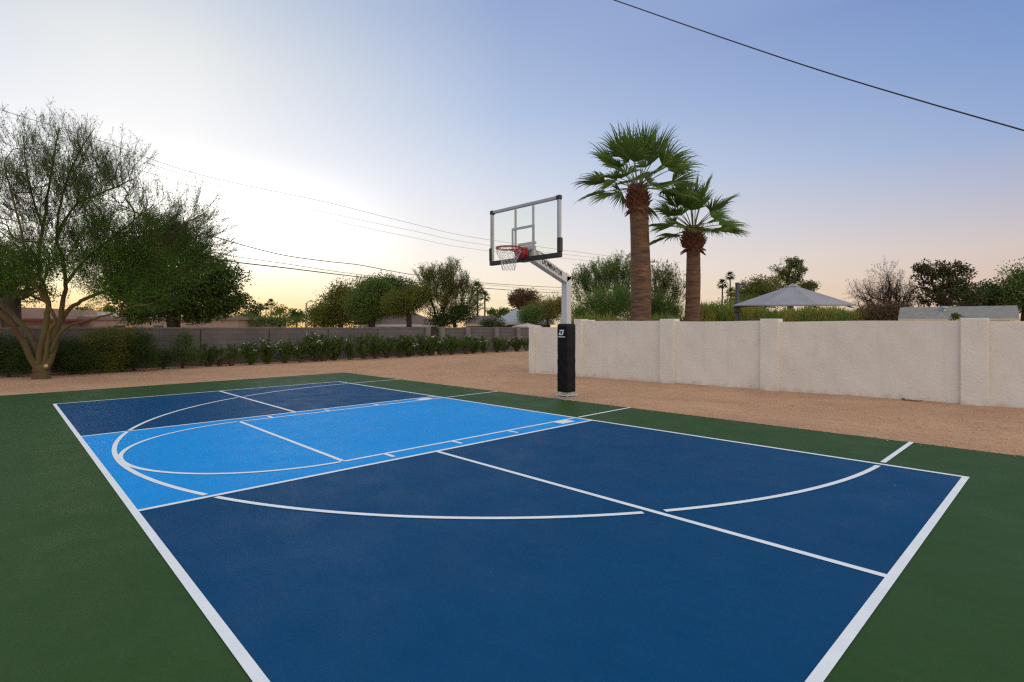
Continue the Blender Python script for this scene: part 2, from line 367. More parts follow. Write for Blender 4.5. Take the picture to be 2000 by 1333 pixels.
# ------------------------------------------------------------------ court
def sheet(x0, x1, y0, y1, h, nx=1, ny=1):
    v = [(x, y, float(gz(x, y)) + h) for x in np.linspace(x0, x1, nx + 1) for y in np.linspace(y0, y1, ny + 1)]
    f = [(i * (ny + 1) + j, (i + 1) * (ny + 1) + j, (i + 1) * (ny + 1) + j + 1, i * (ny + 1) + j + 1) for i in range(nx) for j in range(ny)]
    return v, f
b = MB()
x0, x1, y0, y1 = COURT
top = [(x0, y0), (x1, y0), (x1, y1), (x0, y1)]
b.add([(x, y, float(gz(x, y)) + h) for h in (-.1, .02) for x, y in top], [(4, 5, 6, 7), (0, 1, 5, 4), (1, 2, 6, 5), (2, 3, 7, 6), (3, 0, 4, 7)])
tag(b.build('court_surface', M_GREEN), 'green painted sport court slab around the blue playing area', None, kind='structure')
W = .054
b = MB(); b.add(*sheet(0, 44 * FT, -20 * FT, 0, .0215)); tag(b.build('court_blue_area', M_BLUE), 'dark blue painted playing area of the court', None, kind='structure')
b = MB(); b.add(*sheet(15 * FT, 29 * FT, -20 * FT, 0, .023)); tag(b.build('court_light_blue_area', M_LBLUE), 'light blue painted lane across the court', None, kind='structure')
b = MB()
H1 = .0245
def lx(x0, x1, yc, w=W, h=H1, bb=None): (bb or b).add(*sheet(x0, x1, yc - w / 2, yc + w / 2, h))
def ly(y0, y1, xc, w=W, h=H1, bb=None): (bb or b).add(*sheet(xc - w / 2, xc + w / 2, y0, y1, h))
L_, S_ = 44 * FT, 20 * FT
lx(-W / 2, L_ + W / 2, 0); lx(-W / 2, L_ + W / 2, -S_)
for X in (0, 15 * FT, 29 * FT, L_): ly(-S_ + W / 2, -W / 2, X)
lx(W / 2, 15 * FT - W / 2, -10 * FT); lx(29 * FT + W / 2, L_ - W / 2, -10 * FT)
tag(b.build('pickleball_lines', M_LINE), 'white straight lines bounding and dividing the blue court', None, kind='structure')
b = MB()
GAP = .058
def clear(x, y):
    if abs(y) < GAP or abs(y + S_) < GAP: return False
    if -S_ < y < 0:
        for X in (0, 15 * FT, 29 * FT, L_):
            if abs(x - X) < GAP: return False
    if abs(y + 10 * FT) < GAP and (0 < x < 15 * FT or 29 * FT < x < L_): return False
    return True
def strip(pts, w, h):
    """ribbon through pts, broken near the straight court lines"""
    pts = np.asarray(pts); run = []
    def flush():
        nonlocal run
        if len(run) > 1:
            P = np.array(run); t = np.gradient(P, axis=0); t = t / np.linalg.norm(t, axis=1)[:, None]; nn = np.stack([-t[:, 1], t[:, 0]], 1)
            A = P + nn * w / 2; B = P - nn * w / 2; k = len(P)
            v = [(p[0], p[1], float(gz(*p)) + h) for p in A] + [(p[0], p[1], float(gz(*p)) + h) for p in B]
            b.add(v, [(i, k + i, k + i + 1, i + 1) for i in range(k - 1)])
        run = []
    for p in pts:
        if clear(*p): run.append(p)
        else: flush()
    flush()
YB = 5.12 * FT - .01; CXC = 22 * FT; H2 = .026
YC = .3 * FT; R3 = 19.7 * FT
arc = [(CXC + R3 * math.cos(a), YC + R3 * math.sin(a)) for a in np.linspace(0, -math.pi, 400)]
side = [(CXC + R3, y) for y in np.arange(YB, YC, -.012)]
side2 = [(CXC - R3, y) for y in np.arange(YC, YB, .012)][1:]
strip(side + arc + side2, .052, H2)
KW = 5.92 * FT; YF = -13.4 * FT
for s in (-1, 1):
    strip([(CXC + s * KW, y) for y in np.arange(YB, YF + .001, -.012)], .05, H2)
H3 = .0275
lxs = lambda a, c, y, w=.05: b.add(*sheet(a, c, y - w / 2, y + w / 2, H3 - .0015))
lxs(CXC - KW + .025, CXC + KW - .025, YF)
fta = [(CXC + KW * math.cos(a), YF + KW * math.sin(a)) for a in np.linspace(0, -math.pi, 160)]
bb_ = b; b = MB()
strip(fta[1:-1], .05, H3 + .0)
bft = b; b = bb_
for s in (-1, 1):
    for yy in (-11.7, -8.4, -5.1):
        a0 = CXC + s * (KW + .025); a1 = CXC + s * (KW + .21)
        lxs(min(a0, a1), max(a0, a1), yy * FT)
    a0 = CXC + s * (KW + .025); a1 = CXC + s * (KW + .21)
    b.add(*sheet(min(a0, a1), max(a0, a1), -1.9 * FT, -.9 * FT, H2))
for v, in [(q,) for q in bft.v]: pass
k0 = b.n
b.add(np.concatenate(bft.v), bft.f)
tag(b.build('basketball_lines', M_LINE), 'white three point arc, free throw circle and lane lines', None, kind='structure')

# ------------------------------------------------------------------ white stucco wall
def wall_y(x): return (19.0 + (x / FT - 5.7) * .062) * FT
def build_wall():
    o = empty('stucco_wall', (8, wall_y(8), 0), 'long low cream stucco wall with square pillars behind the hoop', 'wall')
    ang = math.atan(.062)
    def seg(x0, x1, ztop, thick, proud, name, m, jit=0):
        xm = (x0 + x1) / 2; ym = wall_y(xm); ln = (x1 - x0) / math.cos(ang)
        z0 = float(gz(xm, ym)) - .25
        me_b = MB()
        nx = max(2, int(ln / .12)); nz = 16
        # front face gently wavy hand-trowelled stucco: grid box
        xs = np.linspace(-ln / 2, ln / 2, nx + 1); zs = np.linspace(z0, ztop, nz + 1)
        XX, ZZ = np.meshgrid(xs, zs, indexing='ij')
        wob = .004 * np.sin(XX * 3.1 + xm * 7) * np.sin(ZZ * 4.3 + xm) + .003 * np.sin(XX * 9 + ZZ * 7 + xm)
        YYf = -proud + wob
        zt = ZZ + (ZZ > ztop - .001) * .006 * np.sin(XX * 2.2 + xm * 3)
        Vf = np.stack([XX, YYf, zt], -1).reshape(-1, 3); Vb = np.stack([XX, np.full_like(XX, thick), zt], -1).reshape(-1, 3)
        I = np.arange((nx + 1) * (nz + 1)).reshape(nx + 1, nz + 1); K = len(Vf)
        q = [(I[i, j], I[i + 1, j], I[i + 1, j + 1], I[i, j + 1]) for i in range(nx) for j in range(nz)]
        q += [(K + I[i, j], K + I[i, j + 1], K + I[i + 1, j + 1], K + I[i + 1, j]) for i in range(nx) for j in range(nz)]
        q += [(I[i, nz], I[i + 1, nz], K + I[i + 1, nz], K + I[i, nz]) for i in range(nx)]
        q += [(I[0, j], I[0, j + 1], K + I[0, j + 1], K + I[0, j]) for j in range(nz)]
        q += [(I[nx, j], K + I[nx, j], K + I[nx, j + 1], I[nx, j + 1]) for j in range(nz)]
        V = np.concatenate([Vf, Vb]); cs, sn = math.cos(ang), math.sin(ang)
        V = V @ np.array(((cs, sn, 0), (-sn, cs, 0), (0, 0, 1))) + np.array((xm, ym, 0))
        me_b.add(V, q); return me_b.build(name, m, o, smooth=False, bevel=.012 if name != 'wall_panel' else 0)
    pil = [(1.83, 2.06, 1.60, .09), (3.66, 3.93, 1.79, .12), (6.45, 6.86, 1.757, .09), (9.01, 9.41, 1.735, .09), (12.62, 13.02, 1.705, .09), (16.3, 16.7, 1.69, .09)]
    tops = [1.535, 1.722, 1.692, 1.672, 1.652, 1.64]
    for a, c, zt, pr in pil: seg(a, c, zt, .26, pr, 'pillar', M_STUCCO2)
    seg(3.934, 4.16, 1.765, .30, -.12, 'pillar_cap', M_STUCCO2)
    for i in range(6):
        a = pil[i][1] - .06; c = pil[i + 1][0] + .06 if i < 5 else 22
        seg(a, c, tops[i], .2, 0, 'wall_panel', M_STUCCO)
build_wall()

# ------------------------------------------------------------------ grey block wall
WX = -10.55
def block_mat():
    m = bpy.data.materials.new('grey_block'); m.use_nodes = True; t = m.node_tree; n = t.nodes; p = n['Principled BSDF']; L = t.links.new
    tcn = n.new('ShaderNodeTexCoord'); sx = n.new('ShaderNodeSeparateXYZ'); L(tcn.outputs['Object'], sx.inputs[0]); cb = n.new('ShaderNodeCombineXYZ'); L(sx.outputs[1], cb.inputs[0]); L(sx.outputs[2], cb.inputs[1])
    br = n.new('ShaderNodeTexBrick'); L(cb.outputs[0], br.inputs['Vector']); br.inputs['Scale'].default_value = 1
    br.inputs['Brick Width'].default_value = .406; br.inputs['Row Height'].default_value = .203; br.inputs['Mortar Size'].default_value = .006; br.inputs['Mortar Smooth'].default_value = .4
    br.inputs['Color1'].default_value = (.135, .117, .116, 1); br.inputs['Color2'].default_value = (.118, .102, .102, 1); br.inputs['Mortar'].default_value = (.115, .10, .10, 1)
    no = n.new('ShaderNodeTexNoise'); no.inputs['Scale'].default_value = 1.1; no.inputs['Detail'].default_value = 7; L(tcn.outputs['Object'], no.inputs['Vector'])
    mr = n.new('ShaderNodeMapRange'); mr.inputs[1].default_value = .4; mr.inputs[2].default_value = .7; mr.inputs[4].default_value = .6; L(no.outputs[0], mr.inputs[0])
    mx = n.new('ShaderNodeMix'); mx.data_type = 'RGBA'; L(mr.outputs[0], mx.inputs[0]); L(br.outputs[0], mx.inputs[6]); mx.inputs[7].default_value = (.20, .175, .165, 1)
    L(mx.outputs[2], p.inputs['Base Color']); p.inputs['Roughness'].default_value = .95
    bp = n.new('ShaderNodeBump'); bp.inputs['Distance'].default_value = .008; L(br.outputs['Fac'], bp.inputs['Height']); bp.invert = True; L(bp.outputs[0], p.inputs['Normal'])
    return m
M_BLOCK = block_mat()
M_CAP = mat('block_cap', (.24, .20, .185), .9, var=(.18, .15, .145), vscale=2)
M_JOINT = mat('dark_joint', (.035, .03, .03), .9)
def yx(px, X=WX): d = on_x(px, X); return at(px, HY, d)[1]
def build_block_wall():
    o = empty('block_wall', (WX, 6, 0), 'long dark grey concrete block wall behind the oleander row', 'wall')
    ya, ybk = -16, 60; g0, g1 = yx(839), yx(857)
    for (a, c) in ((ya, g0), (g1, ybk)):
        MB().box((WX - .1, (a + c) / 2, .62), (.2, c - a, 1.74)).build('wall_panel', M_BLOCK, o)
        MB().box((WX - .1, (a + c) / 2, 1.515), (.23, c - a, .05)).build('cap', M_CAP, o)
    for px in (392, 526, 641, 738):
        y = yx(px); MB().box((WX + .006, y, .6), (.014, .035, 1.72)).build('control_joint', M_JOINT, o)
    for px in (834, 862, 912, 968, 1010):
        y = yx(px); MB().box((WX + .02, y, .67), (.26, .30, 1.80)).build('pilaster', M_CAP, o)
    g = MB(); ym = (g0 + g1) / 2; w = g1 - g0
    g.box((WX - .08, ym, 1.45), (.04, w - .02, .04)).box((WX - .08, ym, .2), (.04, w - .02, .04))
    for k in range(11): g.box((WX - .08, g0 + w * (k + .5) / 11, .82), (.02, .03, 1.24))
    go = g.build('gate', M_JOINT, o)
build_block_wall()

# ------------------------------------------------------------------ basketball hoop
M_POLE = mat('light_grey_powder_coat', (.64, .62, .61), .38, var=(.59, .57, .565), vscale=5, spec=.5)
M_VINYL = mat('black_vinyl', (.004, .004, .0045), .5, var=(.008, .008, .0085), vscale=8, bump=.004, bscale=9, spec=.2)
M_RUBBER = mat('black_rubber', (.018, .017, .016), .5, var=(.026, .025, .023), vscale=9)
M_ALU = mat('brushed_aluminium', (.42, .43, .44), .38, metallic=.7, var=(.36, .37, .38), vscale=12)
M_RED = mat('red_enamel', (.42, .018, .020), .35, var=(.34, .014, .016), vscale=20)
M_NET = mat('white_nylon', (.60, .60, .58), .7, var=(.5, .5, .48), vscale=40)
M_WHITEINK = mat('white_print', (.8, .8, .8), .5, var=(.72, .72, .72), vscale=30)
M_BLACKINK = mat('black_print', (.006, .006, .008), .5, var=(.012, .012, .012), vscale=30)
M_TARGET = mat('grey_white_board_paint', (.42, .45, .43), .5, var=(.38, .41, .39), vscale=9)
M_STEEL = mat('galvanised_steel', (.5, .5, .5), .4, metallic=.8, var=(.4, .4, .4), vscale=30)
M_CONC = mat('concrete', (.42, .36, .31), .9, var=(.34, .28, .24), vscale=6, bump=.004, bscale=60)
def glass_mat():
    m = bpy.data.materials.new('clear_acrylic'); m.use_nodes = True; t = m.node_tree; n = t.nodes; n.clear(); L = t.links.new
    out = n.new('ShaderNodeOutputMaterial'); tr = n.new('ShaderNodeBsdfTransparent'); tr.inputs[0].default_value = (.975, .992, .970, 1)
    gl = n.new('ShaderNodeBsdfGlossy'); gl.inputs['Roughness'].default_value = .02; lw = n.new('ShaderNodeLayerWeight'); lw.inputs[0].default_value = .12; gl.inputs[0].default_value = (.5, .5, .5, 1)
    ms = n.new('ShaderNodeMixShader'); L(lw.outputs['Fresnel'], ms.inputs[0]); L(tr.outputs[0], ms.inputs[1]); L(gl.outputs[0], ms.inputs[2]); L(ms.outputs[0], out.inputs[0]); return m
M_GLASS = glass_mat()
def text_mesh(body, size, m, parent, name, M, o, extrude=.002, shear=0, xscale=1, bold=.0):
    cu = bpy.data.curves.new(name, 'FONT'); cu.body = body; cu.size = size; cu.extrude = extrude; cu.align_x = 'CENTER'; cu.align_y = 'CENTER'; cu.shear = shear; cu.offset = bold; cu.space_character = 1.02
    tmp = bpy.data.objects.new(name, cu); col.objects.link(tmp)
    dg = bpy.context.evaluated_depsgraph_get(); me = bpy.data.meshes.new_from_object(tmp.evaluated_get(dg)); bpy.data.objects.remove(tmp); bpy.data.curves.remove(cu)
    n = len(me.vertices); co = np.zeros(n * 3); me.vertices.foreach_get('co', co); co = co.reshape(-1, 3); co[:, 0] *= xscale
    co = co @ np.asarray(M).T + np.asarray(o) - world_loc(parent); me.vertices.foreach_set('co', co.ravel()); me.update(); me.name = name
    me.materials.clear(); ob = link(name, me, m, parent); return ob
def build_hoop():
    bx, by = 6.70, 1.88; zb = float(gz(bx, by))
    o = empty('basketball_hoop', (bx, by, zb), 'basketball hoop with clear backboard, slanted grey arm and black padded pole', 'basketball hoop')
    MB().box((bx, by, zb + .02), (.40, .40, .05)).build('footing', M_CONC, o, bevel=.01)
    MB().box((bx, by, zb + .075), (.34, .34, .02)).build('base_plate', M_POLE, o, bevel=.003)
    for sx in (-1, 1):
        for sy in (-1, 1): MB().tube([(bx + sx * .13, by + sy * .13, zb + .05), (bx + sx * .13, by + sy * .13, zb + .125)], .016, 6).build('anchor_bolt', M_STEEL, o)
    Z = 2.62
    P = .152
    MB().box((bx, by, (zb + .085 + Z - .0) / 2), (P, P, Z - zb - .085)).build('pole', M_POLE, o, bevel=.012)
    # arm from pole top to board back
    bc = np.array((7.0, .28)); ay = bc[1] + .20
    A0 = np.array((bx, by + P / 2, Z)); A1 = np.array((6.97, ay, Z + (A0[1] - ay) * math.tan(math.radians(37))))
    # profile in (x fixed) : sheared box section
    h = .20
    lowA = np.array((bx, by - P / 2, Z - .09)); upA = np.array((bx, by + P / 2, Z + .04)); 
    dirv = np.array((6.97 - bx, ay - by, (by - ay) * math.tan(math.radians(38))))
    def cs(c, hh, w=P / 2): return [(c[0] - w, c[1], c[2] - hh), (c[0] + w, c[1], c[2] - hh), (c[0] + w, c[1], c[2] + hh), (c[0] - w, c[1], c[2] + hh)]
    b = MB()
    s1 = [(bx - P / 2, by - P / 2 - .001, Z - .165), (bx + P / 2, by - P / 2 - .001, Z - .165), (bx + P / 2, by + P / 2, Z - .0), (bx - P / 2, by + P / 2, Z - .0)]
    # ring list along the arm : (centre, half height vertical)
    E = np.array((bx, by - P / 2, Z - .045)); G = np.array((6.97, ay, Z + .31)) 
    r0 = cs(E, .095); r1 = cs(G, .105)
    r00 = [(bx - P / 2, by + P / 2, Z - .05), (bx + P / 2, by + P / 2, Z - .05), (bx + P / 2, by + P / 2, Z + .005), (bx - P / 2, by + P / 2, Z + .005)]
    v = r00 + r0 + r1
    f = [(0, 3, 2, 1)] if False else [(0, 1, 2, 3)]
    for k in (0, 4):
        for i in range(4): j = (i + 1) % 4; f.append((k + i, k + 4 + i, k + 4 + j, k + j))
    f.append((8, 11, 10, 9))
    b.add(v, f); arm = b.build('arm', M_POLE, o, bevel=.008)
    bmx = bmesh.new(); bmx.from_mesh(arm.data); bmesh.ops.recalc_face_normals(bmx, faces=bmx.faces); bmx.to_mesh(arm.data); bmx.free()
    # lettering on +x side of the arm
    t = G - E; t = t / np.linalg.norm(t); X = -t; nrm_ = np.cross(X, (0, 0, 1.)); nrm_ = nrm_ / np.linalg.norm(nrm_)
    if nrm_[0] < 0: nrm_ = -nrm_
    Yv = np.cross(nrm_, X)
    Lc = (E * .55 + G * .45); 
    text_mesh('DOMINATOR', .135, M_BLACKINK, o, 'lettering', np.stack([X, Yv, nrm_], 1), Lc + nrm_ * (P / 2 * abs(nrm_[0]) + .003) + np.array((0, 0, .0)), .001, shear=-.1, xscale=.98, bold=.004)
    # pad
    pz0, pz1 = zb + .14, 1.60
    b = MB(); rgp = np.random.default_rng(5); nz = 60; hs = .142; per = []
    for i in range(17): per.append((-hs + 2 * hs * i / 16, -hs))
    for i in range(1, 17): per.append((hs, -hs + 2 * hs * i / 16))
    for i in range(1, 17): per.append((hs - 2 * hs * i / 16, hs))
    for i in range(1, 16): per.append((-hs, hs - 2 * hs * i / 16))
    per = np.array(per); npz = len(per); V = []
    for k in range(nz + 1):
        z = pz0 + (pz1 - pz0) * k / nz; q = per.copy()
        rr = np.hypot(q[:, 0], q[:, 1]); corner = np.clip((rr - hs * 1.25) / (hs * .16), 0, 1); q *= (1 - .05 * corner)[:, None]
        fz = (z - pz0) / (pz1 - pz0)
        wr = .003 * np.sin(z * 21 + q[:, 0] * 6 + 2 * np.sin(q[:, 0] * 14)) * np.clip((.75 - fz) * 4, 0, 1) * np.clip(fz * 6, 0, 1)
        wr += .005 * np.exp(-((z - .95 - q[:, 0] * 1.1) / .035) ** 2) * (q[:, 1] < 0) - .004 * np.exp(-((z - .85 - q[:, 0] * .5) / .03) ** 2)
        bul = 1 + .006 * math.sin(fz * 9)
        nn = q / np.linalg.norm(q, axis=1)[:, None]
        q = q * bul + nn * wr[:, None]
        if k == nz: q = q * .90
        V.append(np.column_stack([bx + q[:, 0], by + q[:, 1], np.full(npz, z + (.012 if k == nz else 0))]))
    f = [(k * npz + i, k * npz + (i + 1) % npz, (k + 1) * npz + (i + 1) % npz, (k + 1) * npz + i) for k in range(nz) for i in range(npz)] + [tuple(nz * npz + i for i in range(npz)), tuple(range(npz - 1, -1, -1))]
    b.add(np.concatenate(V), f); pad = b.build('pole_pad', M_VINYL, o, smooth=True)
    # logo, court side (-y)
    MY = np.array(((1, 0, 0), (0, 0, -1), (0, 1, 0)), float)        # local x->x, local y->z, local z->-y
    lc = (bx - .012, by - hs - .0105, 1.43)
    outer = [(-.062, .055), (.062, .055), (.062, -.03), (.045, -.055), (-.075, -.055), (-.058, .012), (-.048, .012)]
    D = MB()
    def pp(poly): D.prism(poly, 0, .004, MY, lc)
    pp([(-.052, .055), (.075, .055), (.068, .030), (-.030, .030)])
    pp([(.037, .030), (.068, .030), (.055, -.028), (.022, -.028)])
    pp([(-.060, -.028), (.055, -.028), (.040, -.055), (-.075, -.055)])
    pp([(-.045, .012), (-.012, .020), (-.030, -.028), (-.060, -.028)])
    D.build('logo', M_WHITEINK, pad)
    text_mesh('DOMINATOR', .032, M_WHITEINK, pad, 'lettering', MY, (bx - .012, by - hs - .0125, 1.335), .001, shear=.3, bold=.0015, xscale=1.02)
    # backboard (parallel to the baseline)
    cx, cy, z0, z1 = 7.0, .28, 2.80, 3.86; hw = .915; zc = (z0 + z1) / 2
    MB().box((cx, cy, zc), (2 * hw - .06, .012, z1 - z0 - .06)).build('backboard_glass', M_GLASS, o)
    fr = MB(); fw = .055; fd = .06
    fr.box((cx, cy + .012, z1 - fw / 2), (2 * hw - 2 * fw, fd, fw)).box((cx, cy + .012, z0 + fw / 2), (2 * hw - 2 * fw, fd, fw))
    for s in (-1, 1): fr.box((cx + s * (hw - fw / 2), cy + .012, zc), (fw, fd, z1 - z0))
    fr.build('backboard_frame', M_ALU, o, bevel=.004)
    for s in (-1, 1):
        MB().box((cx + s * (hw - .035), cy + .012, z1 - .03), (.10, fd + .014, .085)).build('corner_cap', M_RUBBER, o, bevel=.018)
    pd = MB()
    pd.box((cx, cy + .01, z0 + .015), (2 * hw + .03, .085, .085))
    for s in (-1, 1): pd.box((cx + s * (hw - .012), cy + .01, z0 + .19), (.075, .083, .262))
    pd.build('edge_padding', M_RUBBER, o, bevel=.012)
    for s in (-1, 1):
        MB().box((cx + s * .235, cy + .03, zc), (.04, .03, z1 - z0 - .13)).build('rear_support', M_POLE, o, bevel=.004)
    tg = MB(); tz0 = 2.98; tw, th, tl = .61, .457, .05
    tg.box((cx, cy - .008, tz0 + th - tl / 2), (tw, .003, tl))
    tg.box((cx, cy - .008, tz0 + tl / 2), (tw, .003, tl))
    for s in (-1, 1): tg.box((cx + s * (tw / 2 - tl / 2), cy - .008, tz0 + th / 2), (tl, .003, th - 2 * tl))
    tg.build('target_square', M_TARGET, o)
    br = MB(); br.box((cx, cy + .12, 2.93), (.34, .12, .30)).box((cx, cy + .10, 3.12), (.46, .05, .05)); br.build('rear_bracket', M_POLE, o, bevel=.01)
    for s in (-1, 1):
        MB().tube([(cx + s * .16, cy + .10, 3.0), (6.85 + s * .04, by - .75, 2.95)], .018, 8).build('brace_rod', M_POLE, o)
        MB().tube([(cx + s * .19, cy - .006, 2.99), (cx + s * .19, cy - .03, 2.99)], .018, 8).build('mount_bolt', M_STEEL, o)
    # rim
    rz = 3.0; rc = np.array((cx, cy - .381, rz)); rr = .2286
    ring = [(rc[0] + rr * math.cos(a), rc[1] + rr * math.sin(a), rz) for a in np.arange(48) / 48 * 2 * math.pi]
    b = MB(); b.tube(ring, .0105, 8, closed=True)
    low = [(rc[0] + (rr + .006) * math.cos(a), rc[1] + (rr + .006) * math.sin(a), rz - .022) for a in np.linspace(-math.pi * .97, -math.pi * .03, 30)]
    rim = b.build('rim', M_RED, o, smooth=True)
    m_ = MB(); m_.tube([(rc[0] + (rr + .004) * math.cos(a), rc[1] + (rr + .004) * math.sin(a), rz - .02) for a in np.arange(36) / 36 * 6.2832], .008, 6, closed=True); m_.build('net_ring', M_RED, rim, smooth=True)
    # breakaway housing : tapered hood
    b = MB()
    secs = [(-.005, .135, .075, .20), (-.07, .125, .06, .19), (-.12, .10, .03, .13), (-.17, .07, .012, .05)]
    V = []
    for dy, hw_, up, dn in secs:
        for k in range(12):
            a = k / 12 * 2 * math.pi; c_, s_ = math.cos(a), math.sin(a)
            e = 4; sc = (abs(c_) ** e + abs(s_) ** e) ** (-1 / e)
            V.append((cx + hw_ * c_ * sc, cy - .006 + dy, rz - .03 + (up if s_ > 0 else dn) * s_ * sc * (1 if s_ > 0 else .75)))
    f = [(k * 12 + i, k * 12 + (i + 1) % 12, (k + 1) * 12 + (i + 1) % 12, (k + 1) * 12 + i) for k in range(3) for i in range(12)] + [tuple(range(12)), tuple(36 + i for i in range(11, -1, -1))]
    b.add(V, f); hs_ = b.build('rim_mount', M_RED, o, bevel=.006)
    bmx = bmesh.new(); bmx.from_mesh(hs_.data); bmesh.ops.recalc_face_normals(bmx, faces=bmx.faces); bmx.to_mesh(hs_.data); bmx.free()
    for s in (-1, 1): MB().tube([(cx + s * .10, cy - .02, rz - .02), (cx + s * .12, cy - .14, rz - .01), (cx + s * .155, cy - .21, rz)], .010, 6).build('rim_strut', M_RED, rim)
    # net
    b = MB(); ns = 12; lv = 8; zt, zbm = rz - .015, rz - .42
    def nr(t): return .225 * (1 - t) ** 1.6 + .105 + .012 * math.sin(t * 9) - (.105 * (1 - t) ** 3)
    for fam in (1, -1):
        for k in range(ns):
            pts = []
            for i in range(lv * 3 + 1):
                t_ = i / (lv * 3); a = (k + .5 * fam * (i / 3)) / ns * 2 * math.pi
                r_ = nr(t_); pts.append((rc[0] + r_ * math.cos(a), rc[1] + r_ * math.sin(a), zt + (zbm - zt) * t_ + .006 * math.sin(k * 2.1 + i)))
            b.tube(pts, .0030, 4, cap=False)
    b.build('net', M_NET, o)
build_hoop()

# ------------------------------------------------------------------ tree tools
def bark(name, a, c, s=6): return mat(name, a, .9, var=c, vscale=s, bump=.02, bscale=18, stretch=(1, 1, .35))
M_BARK = bark('dark_brown_bark', (.055, .038, .024), (.030, .022, .015))
M_PVBARK = bark('green_brown_bark', (.115, .100, .030), (.095, .048, .024), 3)
def leafmat(name, a, c, trans=.32, vs=1.2):
    return mat(name, a, .65, var=c, vscale=vs, trans=trans * .62, spec=.12, detail=4)
M_TWIG = mat('green_twig', (.055, .080, .020), .8, var=(.045, .045, .016), vscale=2)
LM = {
 'ever': leafmat('evergreen_leaf', (0.0453, 0.0902, 0.0176), (0.0773, 0.1122, 0.0229)),
 'dark': leafmat('dark_green_leaf', (0.0361, 0.0687, 0.0173), (0.0657, 0.1010, 0.0231)),
 'olive': leafmat('olive_leaf', (0.1715, 0.1831, 0.0364), (0.1051, 0.1292, 0.0295)),
 'mid': leafmat('mid_green_leaf', (0.0916, 0.1509, 0.0364), (0.1401, 0.2047, 0.0476)),
 'fresh': leafmat('fresh_green_leaf', (0.0941, 0.1825, 0.0385), (0.1549, 0.2433, 0.0529)),
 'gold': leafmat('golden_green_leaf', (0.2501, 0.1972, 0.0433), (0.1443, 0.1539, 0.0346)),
 'brown': leafmat('brown_leaf', (0.1539, 0.0914, 0.0529), (0.1058, 0.0818, 0.0433)),
 'pine': leafmat('pine_needle', (0.0962, 0.1299, 0.0365), (0.1443, 0.1635, 0.0461)),
 'pv': leafmat('palo_verde_leaf', (0.0663, 0.1623, 0.0190), (0.1085, 0.2111, 0.0248), .34, .9),
 'olea': leafmat('oleander_leaf', (0.0507, 0.1018, 0.0212), (0.0953, 0.1382, 0.0308), .25, 3),
 'palm': leafmat('fan_palm_leaf', (0.1422, 0.2311, 0.0486), (0.0840, 0.1540, 0.0361), .38, 4),
 'reed': leafmat('reed_leaf', (0.1269, 0.2275, 0.0481), (0.3175, 0.2857, 0.0673), .38, 1.1),
 'cassia': leafmat('dark_clump_leaf', (0.0577, 0.0914, 0.0308), (0.0866, 0.0673, 0.0337), .25, 1.5),
}
def skeleton(start_pts, targets, rg, w_path=.35, rise=.25, steps=3, wig=.06):
    """join targets to the nearest part of a growing branch skeleton"""
    pos = [np.array(p, float) for p in start_pts]; par = [-1] + list(range(len(pos) - 1)); plen = [0.0]
    for i in range(1, len(pos)): plen.append(plen[-1] + np.linalg.norm(pos[i] - pos[i - 1]))
    return grow(pos, par, plen, targets, rg, w_path, rise, steps, wig)
def grow(pos, par, plen, targets, rg, w_path, rise, steps, wig):
    T = np.asarray(targets); top = pos[-1]
    order = np.argsort(np.linalg.norm(T - top, axis=1)); tips = []
    P = np.array(pos); PL = np.array(plen); par = list(par)
    for ti in order:
        t = T[ti]; dv = t - P; d = np.linalg.norm(dv, axis=1)
        cost = d + w_path * PL + np.clip(P[:, 2] - t[2], 0, None) * .8
        if len(P) > 4: cost[:1] += 5
        j = int(np.argmin(cost)); a = P[j]; n0 = len(P)
        pd = (P[j] - P[par[j]]) if par[j] >= 0 else np.array((0, 0, 1.)); pd = pd / (np.linalg.norm(pd) + 1e-9)
        L = d[j]; c1 = a + (pd * .35 + np.array((0, 0, rise))) * L * .5
        new = []
        for k in range(1, steps + 1):
            s = k / steps; q = (1 - s) ** 2 * a + 2 * s * (1 - s) * c1 + s * s * t
            if k < steps: q = q + rg.normal(size=3) * wig * L * .5
            new.append(q)
        prev = j
        for q in new:
            P = np.vstack([P, q]); PL = np.append(PL, PL[prev] + np.linalg.norm(q - P[prev])); par.append(prev); prev = len(P) - 1
        tips.append(prev)
    cnt = np.zeros(len(P))
    for t in tips: cnt[t] += 1
    for i in range(len(P) - 1, 0, -1): cnt[par[i]] += cnt[i]
    return P, np.array(par), cnt, tips
def blob_points(blobs, d, n, rg, depth=None, shell=.55):
    """targets inside ellipsoids given as image position and radii at depth d"""
    out = []; area = np.array([b[2] * b[3] for b in blobs], float); area /= area.sum()
    for b, a in zip(blobs, area):
        k = max(3, int(n * a)); dd = d + (b[4] if len(b) > 4 else 0)
        c = at(b[0], b[1], dd); s = dd / FPX; rx, ry = b[2] * s, b[3] * s; rd = min(max(rx, ry), rx * 1.0) * .85
        u = unit(rg.normal(size=(k, 3))); r = rg.random(k) ** (1 / 3.) ; r = shell + (1 - shell) * r
        r = np.where(rg.random(k) < .3, r * rg.random(k), r)
        u = u * r[:, None]
        out.append(c + u[:, :1] * rx * R + u[:, 1:2] * rd * F + u[:, 2:] * ry * UPV)
    return np.concatenate(out)
